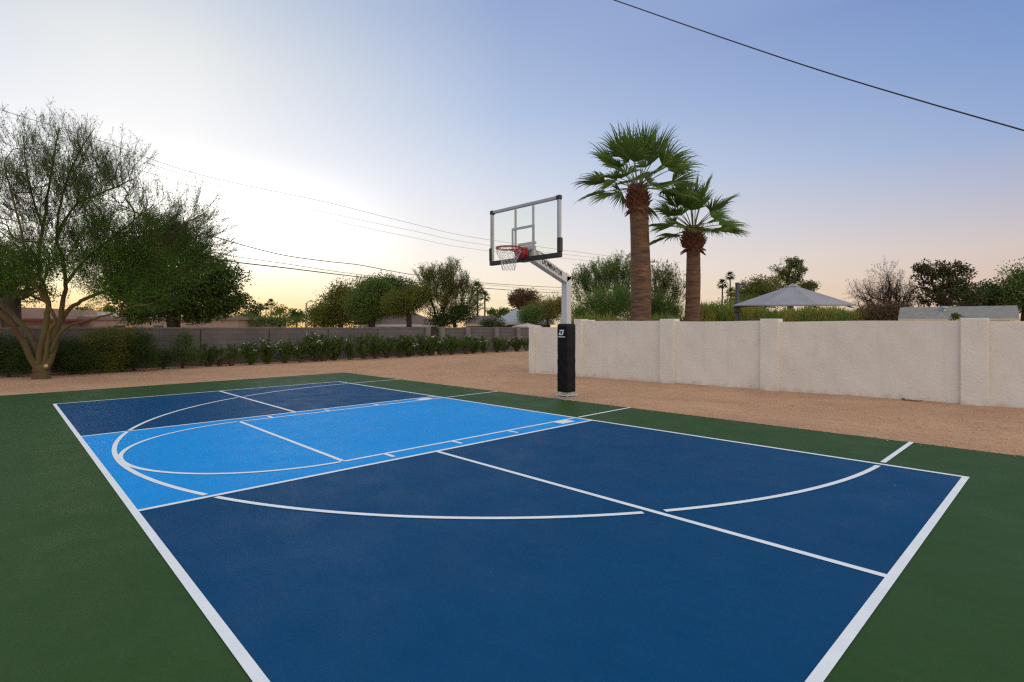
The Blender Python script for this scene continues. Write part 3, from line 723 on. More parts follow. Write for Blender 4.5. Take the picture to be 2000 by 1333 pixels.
def make_tree(name, label, cat, d, tpx, blobs, nt=90, nl=70, leaf='mid', ls=None, lw=.55, spread=None, tr=.16, fork=.35, seed=0, group=None, barkm=None, droop=0.0, aspect=1.0, upright=0.0, base_z=None, trunk_lean=0, rag=.0):
    rg = np.random.default_rng(seed + 100)
    base = ground_at(tpx, d)
    if base_z is not None: base[2] = base_z
    T = blob_points(blobs, d, nt, rg)
    cen = T.mean(0); lowz = T[:, 2].min()
    fz = base[2] + max(.3, (lowz - base[2]) * .9 + fork * (cen[2] - lowz))
    topc = base + np.array((0, 0, fz - base[2])) * 1.0 + (cen - base) * np.array((.35, .35, 0))
    start = [base - np.array((0, 0, .1)), base * .6 + topc * .4 + rg.normal(size=3) * .05, topc]
    P, par, cnt, tips = skeleton(start, T, rg)
    r = tr * (cnt / cnt[0]) ** .5 * 1.0; r = np.maximum(r, .008 + d * .0001)
    r[0] *= 1.25
    o = empty(name, base, label, cat, group)
    i = np.arange(1, len(P)); V, Q = seg_tubes(P[par[i]], P[i], r[par[i]], r[i], 6)
    # limit parent radius so children do not start as thick as the trunk
    V, Q = seg_tubes(P[par[i]], P[i], np.minimum(r[par[i]], r[i] * 1.35), r[i], 6)
    np_mesh('trunk', V, Q, barkm or M_BARK, o, smooth=True)
    ls = ls or max(.07, d * .0030)
    spread = spread or .09 * math.sqrt(((T - cen) ** 2).sum(1).mean()) + .22
    tp = P[tips]; k = len(tp)
    par_t = P[par[tips]]; dirs = unit(tp - par_t)
    # leaves: around the tip and along the last branch piece
    s = rg.random((k, nl, 1)) ** .7; C = par_t[:, None] * (1 - s) + tp[:, None] * s
    sz = rg.uniform(.6, 1.5, (k, 1, 1))
    g_ = rg.normal(size=(k, nl, 3)); gl_ = np.linalg.norm(g_, axis=-1, keepdims=True); g_ = g_ / gl_ * np.minimum(gl_, 1.9 - .5 * rg.random((k, nl, 1))); off = g_ * spread * sz * np.array((1, 1, .7)) * aspect
    if rag: 
        far = rg.random((k, nl, 1)) < rag; off = np.where(far, off * 1.35, off)
    C = (C + off).reshape(-1, 3); C[:, 2] -= droop * rg.random(len(C))
    D = rg.normal(size=(len(C), 3)) * .9 + np.repeat(dirs, nl, 0) * .6 + off.reshape(-1, 3) / spread * .5 + np.array((0, 0, upright - droop))
    V, Q = leaf_cards(C, D, ls * rg.uniform(.6, 1.4, len(C)), ls * lw * rg.uniform(.7, 1.3, len(C)), rg)
    np_mesh('crown', V, Q, LM[leaf], o)
    return o

# ------------------------------------------------------------------ palo verde in the yard
def spray_template(rg, nside=7, nleaf=46, length=1.0, leaf=.030, lw=.32, curve=.25):
    """one fine twig with side twigs and leaflets, along +X from the origin"""
    t = np.linspace(0, 1, 5); main = np.stack([t, curve * .35 * t ** 2 * rg.normal(), curve * t ** 2], 1) * length
    A = [main[:-1]]; B = [main[1:]]; ra = [np.array((.005, .0042, .0034, .0026))]; rb = [np.array((.0042, .0034, .0026, .0015))]
    tips = []
    for k in range(nside):
        s = rg.uniform(.15, .95); p = np.array([np.interp(s, t, main[:, i]) for i in range(3)])
        dr = unit(np.array((1.0, rg.normal() * .6, rg.normal() * .5 + .25))); l = length * rg.uniform(.2, .45) * (1.1 - s * .5)
        m_ = p + dr * l * .5; e = m_ + unit(dr + np.array((0, 0, .12))) * l * .5
        A += [p[None], m_[None]]; B += [m_[None], e[None]]; ra += [np.array((.0028,)), np.array((.0022,))]; rb += [np.array((.0022,)), np.array((.0013,))]; tips.append((p, e))
    A = np.concatenate(A); B = np.concatenate(B); w = seg_tubes(A, B, np.concatenate(ra), np.concatenate(rb), 3)
    C = []; D = []
    for k in range(nleaf):
        p, e = tips[rg.integers(len(tips))] if (tips and rg.random() < .75) else (main[1], main[-1])
        s = rg.random(); q = p * (1 - s) + e * s; C.append(q + rg.normal(size=3) * .012); D.append(unit(e - p) + rg.normal(size=3) * .8)
    return w, leaf_cards(np.array(C).reshape(-1, 3), np.array(D).reshape(-1, 3), leaf * rg.uniform(.6, 1.5, nleaf), leaf * lw, rg)
def bake(templates, pos, dirs, scale, rg):
    """place a random template at every pos along dirs; returns list of (V,Q) per slot"""
    k = len(pos); ch = rg.integers(len(templates), size=k); D = unit(dirs)
    rnd = rg.normal(size=(k, 3)) * .25 + np.array((0, 0, 1.)); Y = unit(np.cross(rnd, D)); Z = np.cross(D, Y)
    outs = []
    for slot in range(2):
        parts = []
        for ti, tp in enumerate(templates):
            v, q = tp[slot]; sel = np.where(ch == ti)[0]
            if not len(sel): continue
            M = np.stack([D[sel], Y[sel], Z[sel]], 1) * scale[sel][:, None, None]
            VV = np.einsum('vi,kij->kvj', v, M) + pos[sel][:, None]
            QQ = (np.arange(len(sel))[:, None, None] * len(v) + q[None]).reshape(-1, 4)
            parts.append((VV.reshape(-1, 3), QQ))
        outs.append(joinq(parts))
    return outs
def limb_pts(px_list, d0, rg, dd):
    """limb through image points; depth runs from d0 to d0+dd"""
    k = len(px_list); return [at(p[0], p[1], d0 + dd * (i / (k - 1)) ** 1.2) for i, p in enumerate(px_list)]
def smooth_path(P, n=4):
    P = np.asarray(P); out = []
    for i in range(len(P) - 1):
        p0 = P[max(i - 1, 0)]; p1 = P[i]; p2 = P[i + 1]; p3 = P[min(i + 2, len(P) - 1)]
        for s in np.arange(n) / n:
            out.append(.5 * ((2 * p1) + (-p0 + p2) * s + (2 * p0 - 5 * p1 + 4 * p2 - p3) * s * s + (-p0 + 3 * p1 - 3 * p2 + p3) * s ** 3))
    out.append(P[-1]); return np.array(out)
def palo_verde():
    rg = np.random.default_rng(11); D0 = 16.8; base = ground_at(78, D0)
    o = empty('palo_verde_tree', base, 'large wispy palo verde with several forking trunks, standing in the gravel left of the court', 'tree')
    limbs = [  # (image points, depth change, radius start, radius end)
      ([(80, 748), (80, 728), (79, 712)], 0, .26, .21),
      ([(74, 722), (56, 690), (38, 655), (18, 628), (-14, 600), (-60, 560), (-110, 500)], -1.2, .125, .045),
      ([(76, 716), (72, 680), (52, 645), (22, 612), (-6, 585), (-50, 520), (-70, 440)], 1.0, .12, .04),
      ([(78, 716), (80, 682), (87, 650), (92, 620), (94, 592), (84, 560), (76, 510), (84, 445), (92, 385), (104, 310), (116, 250)], .6, .14, .02),
      ([(84, 720), (90, 690), (96, 655), (108, 625), (96, 600), (70, 560), (52, 505), (38, 440), (20, 370), (8, 320)], -1.2, .085, .02),
      ([(88, 722), (104, 690), (108, 655), (118, 622), (124, 590), (128, 555), (122, 505), (112, 460), (150, 400), (205, 375), (262, 350)], 1.4, .125, .02),
      ([(108, 655), (130, 610), (160, 588), (196, 572), (236, 558), (276, 520), (318, 478), (356, 440), (395, 420)], -.9, .085, .018),
      ([(100, 690), (116, 655), (146, 633), (186, 622), (222, 612), (256, 600), (300, 592)], -1.6, .06, .015),
      ([(112, 460), (118, 400), (140, 330), (165, 280), (185, 250)], .5, .045, .012),
      ([(84, 445), (62, 380), (50, 320), (45, 265)], -.6, .04, .012),
      ([(128, 555), (170, 505), (214, 470), (262, 430), (300, 400)], -.4, .06, .015),
    ]
    b = MB(); pos = []; par = []; plen = []
    fixed = []
    start_d = {}
    for li, (px, dd, r0, r1) in enumerate(limbs):
        d0 = D0
        if li in (6, 8, 10): d0 = D0 + .5
        if li == 9: d0 = D0 + .3
        P = smooth_path(limb_pts(px, d0, rg, dd)); k = len(P); P[1:-1] += rg.normal(size=(k - 2, 3)) * .012
        rad = (r0 + (r1 - r0) * (np.arange(k) / (k - 1)) ** .8) * (.88 if li else 1)
        b.tube(P, rad, 9); fixed.append(P[int(k * .3):] if li else P)
    trunk = b.build('trunk', M_PVBARK, o, smooth=True)
    MB().tube([at(89, 716, D0 - .30), at(90, 714.5, D0 - .36)], [.055, .05], 10).build('pruning_scar', mat('pale_cut_wood', (.5, .38, .2), .8, var=(.4, .3, .16), vscale=30), trunk)
    nodes = np.concatenate(fixed)
    # graph of limb nodes: parents do not matter for radii here
    env = [(95, 342, 115, 92), (60, 430, 120, 90), (170, 420, 130, 80), (215, 360, 70, 45), (120, 510, 140, 55), (-40, 400, 90, 130), (260, 500, 90, 70), (330, 450, 80, 50), (-60, 520, 90, 60), (230, 560, 60, 25), (360, 500, 60, 60), (30, 545, 70, 26), (290, 588, 34, 15), (200, 480, 60, 50)]
    T = np.concatenate([blob_points([e], D0 + rg.uniform(-.6, .6), nn, rg, shell=.35) for e, nn in zip(env, (85, 70, 85, 35, 95, 70, 75, 50, 40, 30, 34, 26, 14, 40))])
    P, PL = nodes, np.zeros(len(nodes)); par = list(range(-1, len(nodes) - 1))
    c0 = at(100, 560, D0)
    PL = np.linalg.norm(nodes - c0, axis=1) * .6
    Pg, parg, cnt, tips = grow(list(nodes), par, list(PL), T, rg, .25, .3, 4, .05)
    i = np.arange(len(nodes), len(Pg)); c = cnt.copy(); r = np.minimum(.0048 * np.maximum(c, 1) ** .55, .026)
    lr = np.concatenate([(r0_ + (r1_ - r0_) * (np.arange(len(f_)) + .3 * len(f_)) / (1.3 * len(f_))) for f_, (_, _, r0_, r1_) in zip(fixed, limbs)]); r[:len(nodes)] = np.maximum(lr[:len(nodes)], .008) * .9
    for q_ in range(len(nodes), len(Pg)): r[q_] = max(min(r[q_], r[parg[q_]] * .97), .0065)
    V, Q = seg_tubes(Pg[parg[i]], Pg[i], np.minimum(r[parg[i]], r[i] * 1.3), r[i], 5)
    np_mesh('branches', V, Q, M_PVBARK, trunk, smooth=True)
    tpl = [spray_template(rg, 10, 34, leaf=.055, lw=.34) for _ in range(8)]
    # sprays at tips and along the last nodes
    src = np.array(tips); pos = []; dr = []
    for t in src:
        for q, w in ((t, 4), (parg[t], 2), (parg[parg[t]], 2)):
            dd = unit(Pg[q] - Pg[parg[q]])
            out = unit(Pg[q] - c0)
            for _ in range(w):
                pos.append(Pg[q] + rg.normal(size=3) * .03); dr.append(dd * .8 + out * .75 + np.array((0, 0, .35)) + rg.normal(size=3) * .33)
    pos = np.array(pos); dr = np.array(dr); tpl2 = [spray_template(rg, 11, 25, leaf=.05, lw=.34, curve=.15) for _ in range(8)]
    keep_ = rg.random(len(pos)) > .22 * (pos[:, 2] > 4.5); pos = pos[keep_]; dr = dr[keep_]
    hi = pos[:, 2] + rg.normal(size=len(pos)) * .5 > 4.3
    a1 = bake(tpl, pos[~hi], dr[~hi], rg.uniform(.45, .9, (~hi).sum()), rg); a2 = bake(tpl2, pos[hi], dr[hi], rg.uniform(.5, 1.15, hi.sum()), rg)
    tw = joinq([a1[0], a2[0]]); lv = joinq([a1[1], a2[1]])
    np_mesh('twigs', tw[0], tw[1], M_TWIG, trunk)
    # denser leafing low in the crown
    lowpos = pos[(pos[:, 2] < 4.0) & (rg.random(len(pos)) < .75)]
    C = (lowpos[:, None] + rg.normal(size=(len(lowpos), 26, 3)) * .17).reshape(-1, 3)
    lv2 = leaf_cards(C, rg.normal(size=C.shape) + np.array((0, 0, .3)), .055, .022, rg)
    v, q = joinq([lv, lv2]); np_mesh('crown', v, q, LM['pv'], o)
palo_verde()

# ------------------------------------------------------------------ trees beyond the block wall
T_ = make_tree
T_('evergreen_tree', 'broad dense dark evergreen rising behind the block wall to the right of the palo verde', 'tree', 27, 335,
   [(330, 492, 60, 42), (350, 545, 98, 56), (295, 585, 58, 44), (400, 585, 66, 38), (436, 550, 32, 30), (270, 550, 40, 44), (338, 455, 30, 20), (455, 592, 28, 12), (475, 580, 14, 14), (295, 606, 42, 24), (400, 606, 46, 20), (345, 585, 60, 28)], 400, 140, 'ever', ls=.13, spread=.28, tr=.30, fork=.2, seed=1)
# second palo verde: its wisps rise above the shade tree
def wisp_tree(name, label, d, tpx, blobs, nt, seed, leaf='pv', leafn=40, tw=4, sc=(.7, 1.2), cat='tree', lsz=.04, tr=.16, up=.5, fork=.3, group=None, barkm=None, thick=1.0):
    rg = np.random.default_rng(seed); base = ground_at(tpx, d); T = blob_points(blobs, d, nt, rg, shell=.4); cen = T.mean(0); lowz = T[:, 2].min()
    topc = np.array((base[0] * .6 + cen[0] * .4, base[1] * .6 + cen[1] * .4, max(lowz * .7, base[2] + .5)))
    P, par, cnt, tips = skeleton([base - np.array((0, 0, .1)), base * .5 + topc * .5, topc], T, rg, .3, .35, 4, .05)
    r = np.maximum(tr * (cnt / cnt[0]) ** .55, .006 * thick); o = empty(name, base, label, cat, group); i = np.arange(1, len(P))
    V, Q = seg_tubes(P[par[i]], P[i], np.minimum(r[par[i]], r[i] * 1.35), r[i], 5); np_mesh('trunk', V, Q, barkm or M_PVBARK, o, smooth=True)
    tpl = [spray_template(rg, 8, leafn, leaf=lsz) for _ in range(6)]; pos = []; dr = []
    for t in tips:
        for q, w in ((t, tw), (par[t], tw // 2 + 1)):
            dd = unit(P[q] - P[par[q]])
            for _ in range(w): pos.append(P[q] + rg.normal(size=3) * .05); dr.append(dd * .6 + unit(P[q] - topc) * .5 + np.array((0, 0, up)) + rg.normal(size=3) * .4)
    pos = np.array(pos); tw_, lv = bake(tpl, pos, np.array(dr), rg.uniform(*sc, len(pos)), rg)
    v, q = joinq([tw_, lv]) if leafn == 0 else lv
    np_mesh('twigs', tw_[0], tw_[1], barkm or M_PVBARK, o)
    if leafn: np_mesh('crown', v, q, LM[leaf], o)
    return o
wisp_tree('palo_verde_tree', 'feathery palo verde whose pale wisps stick out above the dense dark evergreen', 29.5, 330, [(300, 462, 70, 34), (394, 462, 22, 38), (405, 500, 30, 35), (360, 560, 90, 50), (430, 560, 36, 36)], 120, 21, lsz=.05, leafn=30, tw=3)
T_('tree', 'dark tree trunk with leafy crown behind the palo verde at the left edge', 'tree', 24, 36, [(20, 560, 55, 30), (50, 520, 50, 45), (-50, 520, 70, 60), (90, 575, 28, 14)], 90, 110, 'dark', ls=.10, spread=.34, tr=.30, seed=2)
T_('bush', 'rounded light green bush behind the block wall at the left edge', 'bush', 30, 12, [(12, 588, 26, 16), (-30, 590, 40, 20)], 30, 120, 'mid', ls=.11, tr=.08, seed=3)
FARG = 'trees on the far horizon'
far = [ # label, d, trunk px, blobs, leaf, nt, nl
 ('low hazy bush showing over the pink building just left of the evergreen crown', 70, 213, [(213, 604, 12, 9)], 'mid', 16, 60),
 ('row of low dark treetops above the pink building roof', 85, 180, [(150, 606, 26, 5), (185, 606, 24, 6)], 'dark', 20, 50),
 ('dark narrow tree right behind the end of the pink building', 60, 500, [(500, 612, 11, 22), (490, 622, 18, 10)], 'dark', 30, 70),
 ('yellow-green bush at the end of the pink building', 48, 475, [(478, 626, 20, 14)], 'mid', 26, 70),
 ('thin leafy tree with golden leaves left of the street light', 75, 548, [(550, 603, 12, 10), (540, 612, 12, 8)], 'gold', 24, 34),  # golden green leaf colour
 ('low green bush over the block wall left of the street light', 50, 550, [(550, 628, 34, 11), (520, 630, 18, 8)], 'mid', 36, 80),
 ('dark low treetop immediately left of the street light', 70, 580, [(578, 617, 18, 11)], 'dark', 24, 70),
 ('bright green bush immediately right of the street light', 45, 612, [(614, 622, 20, 15), (634, 628, 18, 10)], 'mid', 32, 80)]
for i, (lb, d, tp, bl, lf, nt, nl) in enumerate(far): T_('bush' if 'bush' in lb else 'tree', lb, 'bush' if 'bush' in lb else 'tree', d, tp, bl, nt, nl, lf, ls=d * .0032, tr=.12, seed=30 + i, group=FARG)
T_('mesquite_tree', 'wide olive mesquite sloping down to the left behind the block wall, nearest the street light', 'tree', 40, 665, [(655, 600, 36, 30), (690, 580, 38, 34), (628, 612, 20, 18), (690, 617, 46, 20), (640, 624, 30, 14)], 200, 120, 'olive', ls=.13, tr=.22, seed=41, rag=.2)
T_('mesquite_tree', 'tall grey-green tree with short dark trunk right of the olive mesquite', 'tree', 34, 727, [(722, 582, 34, 36), (727, 606, 32, 20), (742, 562, 24, 16), (705, 600, 24, 24)], 170, 120, 'mid', ls=.10, tr=.24, seed=42)
T_('mesquite_tree', 'dark ragged tree whose top the lower wires cross, behind the grey-green tree', 'tree', 44, 770, [(735, 555, 40, 16), (775, 560, 36, 20), (775, 590, 30, 30)], 140, 80, 'dark', ls=.14, tr=.22, seed=43, rag=.25)
T_('mesquite_tree', 'rounded olive tree hanging over the brown roof', 'tree', 33, 800, [(795, 588, 38, 22), (775, 600, 28, 14), (815, 572, 26, 20)], 140, 110, 'olive', ls=.10, tr=.18, seed=44)
wisp_tree('mesquite_tree', 'airy open mesquite with sky showing through, tallest of the trees left of the hoop', 34, 858, [(855, 565, 32, 34), (880, 560, 34, 30), (840, 550, 22, 18), (905, 590, 26, 28), (868, 600, 46, 26)], 170, 45, leaf='olive', leafn=40, tw=3, sc=(.6, 1.15), lsz=.095, barkm=M_BARK)
T_('bush', 'dark shrubby tree below the pair of distant fan palms', 'bush', 33.5, 890, [(880, 618, 36, 18), (905, 608, 24, 22), (858, 624, 22, 12)], 90, 120, 'dark', ls=.09, tr=.12, seed=46)
T_('bush', 'low dark round bush between the brown roof and the grey hip roof', 'bush', 36, 962, [(962, 632, 20, 9)], 30, 110, 'dark', ls=.075, tr=.06, seed=47)
T_('tree', 'low hazy green treetops left of the grey hip roof', 'tree', 75, 975, [(962, 612, 16, 7), (985, 613, 14, 8)], 30, 60, 'mid', ls=.24, tr=.12, seed=48, group=FARG)
T_('pine_tree', 'brownish flat-topped pine standing behind the grey hip roof', 'tree', 58, 1022, [(1022, 578, 26, 14), (1010, 588, 16, 10), (1038, 588, 14, 8), (1020, 600, 20, 12)], 80, 90, 'brown', ls=.19, tr=.30, seed=49)
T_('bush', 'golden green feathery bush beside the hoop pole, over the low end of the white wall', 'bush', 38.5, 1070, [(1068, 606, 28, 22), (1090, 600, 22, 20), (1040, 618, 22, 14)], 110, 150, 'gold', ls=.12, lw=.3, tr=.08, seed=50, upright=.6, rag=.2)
T_('bush', 'soft green bush in front of the grey hip roof', 'bush', 37.5, 1036, [(1036, 616, 20, 16)], 50, 130, 'mid', ls=.11, lw=.35, tr=.07, seed=51, upright=.5)
wisp_tree('mesquite_tree', 'bushy mesquite showing between the hoop pole and the taller fan palm', 27, 1190, [(1175, 558, 42, 30), (1205, 548, 32, 26), (1150, 580, 30, 24), (1215, 585, 30, 26), (1140, 555, 18, 14)], 170, 52, leaf='fresh', leafn=42, tw=3, sc=(.5, 1.0), lsz=.085, barkm=M_BARK)
T_('desert_broom', 'fine feathery dark green shrub just over the white wall left of the taller fan palm', 'shrub', 20.5, 1180, [(1155, 605, 32, 26), (1190, 590, 38, 32), (1225, 600, 30, 30), (1130, 618, 18, 16)], 230, 190, 'fresh', ls=.075, lw=.14, spread=.20, tr=.07, seed=53, upright=1.6)
wisp_tree('mesquite_tree', 'smaller mesquite showing between the two fan palms', 27, 1298, [(1300, 565, 26, 26), (1320, 590, 16, 16), (1285, 590, 20, 22)], 80, 54, leaf='mid', leafn=40, tw=3, sc=(.5, 1.0), lsz=.085, barkm=M_BARK)
T_('desert_broom', 'fine dark green shrub between the two fan palms, above the white wall', 'shrub', 20.5, 1290, [(1285, 600, 26, 24), (1318, 612, 14, 14)], 110, 170, 'mid', ls=.075, lw=.14, spread=.18, tr=.06, seed=55, upright=1.6)
def reed_hedge(name, label, d, x0, x1, ytop, seed, leaf='reed', n=5200, jag=9, hpx=34, amp=4.0):
    rg = np.random.default_rng(seed); px = rg.uniform(x0, x1, n); dd = d + rg.uniform(-.8, .8, n)
    edge = ytop + amp * np.sin(px * .045 + seed) + amp * .6 * np.sin(px * .13) 
    py = edge + rg.random(n) ** .8 * (640 - edge)
    z = HY - py
    base = C0 + F * dd[:, None] + R * ((px - CX) / FPX * dd)[:, None] + UPV * (z / FPX * dd)[:, None]
    D = np.stack([rg.normal(size=n) * .45, rg.normal(size=n) * .45, np.full(n, 1.)], 1)
    ln = rg.uniform(.12, .42, n); V, Q = leaf_cards(base - np.array((0, 0, .2)), D, ln, .016 + .012 * rg.random(n), rg)
    mid = ground_at((x0 + x1) / 2, d); o = empty(name, mid, label, 'hedge')
    np_mesh('foliage', V, Q, LM[leaf], o)
    m = n // 40; px2 = rg.uniform(x0, x1, m); b0 = np.array([ground_at(p, d) for p in px2]); tp = np.array([at(p, ytop + 12, d) for p in px2]) + rg.normal(size=(m, 3)) * .1
    V, Q = seg_tubes(b0, tp, np.full(m, .01), np.full(m, .006), 4); np_mesh('stems', V, Q, M_PVBARK, o)
reed_hedge('cane_hedge', 'pale green cane-like hedge between the shorter fan palm and the umbrella post', 19.5, 1362, 1470, 592, 1, n=9000)
reed_hedge('cane_hedge', 'green hedge seen below the grey umbrella canopy', 20.5, 1440, 1700, 600, 2, n=14000, leaf='reed')
reed_hedge('cane_hedge', 'low green hedge between the two fan palm trunks behind the white wall', 19.2, 1100, 1365, 618, 3, n=7000, leaf='reed')
T_('tree', 'yellow-green domed treetop left of the umbrella peak', 'tree', 33, 1480, [(1485, 562, 32, 16), (1455, 580, 26, 18), (1500, 580, 28, 16)], 140, 120, 'olive', ls=.10, tr=.2, seed=61)
T_('tree', 'yellow-green low tree behind the umbrella post', 'tree', 30, 1440, [(1425, 604, 22, 10), (1460, 598, 22, 12)], 50, 110, 'mid', ls=.09, tr=.1, seed=62)
T_('pine_tree', 'bright green pine with clumped boughs right above the umbrella peak', 'tree', 36, 1543, [(1543, 512, 15, 12), (1558, 520, 16, 12), (1524, 527, 14, 10), (1545, 535, 26, 10), (1530, 547, 20, 8), (1560, 545, 14, 8), (1542, 560, 16, 8)], 70, 90, 'pine', ls=.10, spread=.17, tr=.2, seed=63)
T_('pine_tree', 'small pine top peeking out right of the umbrella peak', 'tree', 38, 1583, [(1582, 558, 12, 5), (1572, 562, 10, 5)], 26, 90, 'pine', ls=.11, spread=.2, tr=.1, seed=64)
DEADB = bark('dead_wood', (.040, .026, .022), (.026, .018, .016))
wisp_tree('bare_tree', 'leafless brown tangled tree right of the umbrella', 22, 1745, [(1745, 575, 32, 28), (1712, 598, 34, 20), (1765, 598, 30, 28), (1735, 540, 8, 14), (1690, 582, 22, 14)], 300, 65, leafn=7, tw=1, sc=(.35, .8), barkm=DEADB, tr=.20, lsz=.10, leaf='brown', thick=2.2, up=.15)
T_('leafy_tree', 'dark tree with separate round leaf clumps behind the grey shed roof', 'tree', 21, 1840, [(1805, 535, 22, 20), (1838, 525, 26, 16), (1865, 545, 30, 26), (1882, 520, 10, 14), (1835, 570, 44, 28), (1895, 580, 26, 20)], 150, 46, 'cassia', ls=.095, lw=.6, spread=.11, tr=.13, seed=66, barkm=DEADB)
T_('bush', 'dark rounded shrub low behind the shed roof, left of its right end', 'shrub', 23, 1930, [(1925, 580, 30, 26), (1955, 575, 24, 20), (1900, 600, 30, 16)], 110, 120, 'dark', ls=.085, tr=.1, seed=67)
T_('leafy_tree', 'green tree cut off by the right edge of the photo', 'tree', 22, 2000, [(1995, 545, 18, 28), (2025, 560, 36, 46), (1990, 590, 20, 40)], 120, 110, 'mid', ls=.085, tr=.14, seed=68)
T_('bush', 'reddish brown dry bush behind the wall under the leafless tree', 'bush', 20, 1705, [(1705, 616, 24, 8), (1740, 612, 30, 12)], 60, 110, 'brown', ls=.07, tr=.06, seed=69)

# ------------------------------------------------------------------ fan palms
M_PTRUNK = None
def palm_trunk_mat():
    m = bpy.data.materials.new('palm_trunk_bark'); m.use_nodes = True; t = m.node_tree; n = t.nodes; p = n['Principled BSDF']; L = t.links.new
    tcn = n.new('ShaderNodeTexCoord'); mp = n.new('ShaderNodeMapping'); mp.inputs['Scale'].default_value = (1.6, 1.6, 9); L(tcn.outputs['Object'], mp.inputs[0])
    n1 = n.new('ShaderNodeTexNoise'); n1.inputs['Scale'].default_value = 1.6; n1.inputs['Detail'].default_value = 7; n1.inputs['Roughness'].default_value = .65; L(mp.outputs[0], n1.inputs['Vector'])
    n2 = n.new('ShaderNodeTexNoise'); n2.inputs['Scale'].default_value = 1.3; n2.inputs['Detail'].default_value = 4; L(tcn.outputs['Object'], n2.inputs['Vector'])
    mp3 = n.new('ShaderNodeMapping'); mp3.inputs['Scale'].default_value = (14, 14, 2); L(tcn.outputs['Object'], mp3.inputs[0])
    n3 = n.new('ShaderNodeTexNoise'); n3.inputs['Scale'].default_value = 2; n3.inputs['Detail'].default_value = 5; L(mp3.outputs[0], n3.inputs['Vector'])
    cr = n.new('ShaderNodeValToRGB'); e = cr.color_ramp.elements; e[0].position = .34; e[0].color = (.040, .020, .012, 1); e[1].position = .66; e[1].color = (.27, .135, .068, 1); L(n1.outputs[0], cr.inputs[0])
    mr = n.new('ShaderNodeMapRange'); mr.inputs[1].default_value = .4; mr.inputs[2].default_value = .65; mr.inputs[4].default_value = .6; L(n2.outputs[0], mr.inputs[0])
    mx = n.new('ShaderNodeMix'); mx.data_type = 'RGBA'; L(mr.outputs[0], mx.inputs[0]); L(cr.outputs[0], mx.inputs[6]); mx.inputs[7].default_value = (.115, .075, .052, 1)
    L(mx.outputs[2], p.inputs['Base Color']); p.inputs['Roughness'].default_value = .9
    ad = n.new('ShaderNodeMath'); ad.operation = 'ADD'; L(n1.outputs[0], ad.inputs[0]); L(n3.outputs[0], ad.inputs[1])
    bp = n.new('ShaderNodeBump'); bp.inputs['Distance'].default_value = .03; L(ad.outputs[0], bp.inputs['Height']); L(bp.outputs[0], p.inputs['Normal'])
    return m
M_PTRUNK = palm_trunk_mat()
M_BOOT = mat('dead_leaf_base', (.20, .075, .035), .9, var=(.07, .030, .018), vscale=9, bump=.01, bscale=30)
M_PETIOLE = mat('green_petiole', (.14, .16, .045), .6, var=(.10, .11, .035), vscale=6)
def frond_mesh(rg, petiole, blade, elev, droop, az, nseg=34, segspread=2.3, nd=6):
    """petiole then pleated fan blade with drooping tips; local coords from crown centre"""
    out = np.array((math.cos(az), math.sin(az), 0.)); side = np.array((-math.sin(az), math.cos(az), 0.))
    pts = []; p = np.zeros(3); el = elev; k = 7
    for i in range(k + 1):
        pts.append(p.copy()); p = p + (out * math.cos(el) + UPV * math.sin(el)) * petiole / k; el -= droop / k
    pts = np.array(pts); pet = MB(); pet.tube(pts, np.linspace(.022, .011, k + 1), 4)
    hub = pts[-1]; fwd = unit(pts[-1] - pts[-2]); nrm0 = np.cross(fwd, side); nrm0 = nrm0 / np.linalg.norm(nrm0)
    if nrm0[2] < 0: nrm0 = -nrm0
    ro = rg.normal() * .5; side = side * math.cos(ro) + nrm0 * math.sin(ro); side = side / np.linalg.norm(side); nrm0 = np.cross(fwd, side); nrm0 = nrm0 if nrm0[2] > 0 else -nrm0
    V = []; Q = []; n0 = 0
    for s in range(nseg):
        a = (s / (nseg - 1) - .5) * 2 * segspread / 2 * 1.0; a += rg.normal() * .02
        L = blade * (1 - .34 * (abs(a) / (segspread / 2)) ** 2) * rg.uniform(.80, 1.10)
        d0 = fwd * math.cos(a) + side * math.sin(a); d0 = unit(d0 + nrm0 * .18 * abs(math.sin(a)) )
        w = blade * segspread / nseg * .60
        q = hub.copy(); dcur = d0.copy(); t_ = unit(np.cross(nrm0, d0))
        tw = rg.normal() * .18
        for i in range(nd + 1):
            f = i / nd; ww = w * (f / .45) if f < .45 else w * max(0.06, 1 - (f - .45) / .55) ** .9
            ww = max(ww, .004)
            fold = nrm0 * ww * .35 * (1 if s % 2 else -1)
            V += [q - t_ * ww / 2 + fold, q + t_ * ww / 2 - fold]
            step = L / nd; grav = (.006 + .50 * max(0, f - .40) ** 1.5 * rg.uniform(.4, 1.9))
            if f > .6: grav *= 1.5
            dcur = unit(dcur + np.array((0, 0, -1.)) * grav * (1.0 if elev > .9 else 1.45) + t_ * tw * f * .2); q = q + dcur * step
            if i < nd: Q.append((n0 + 2 * i, n0 + 2 * i + 1, n0 + 2 * i + 3, n0 + 2 * i + 2))
        n0 += 2 * (nd + 1)
    return pet, np.array(V), np.array(Q)
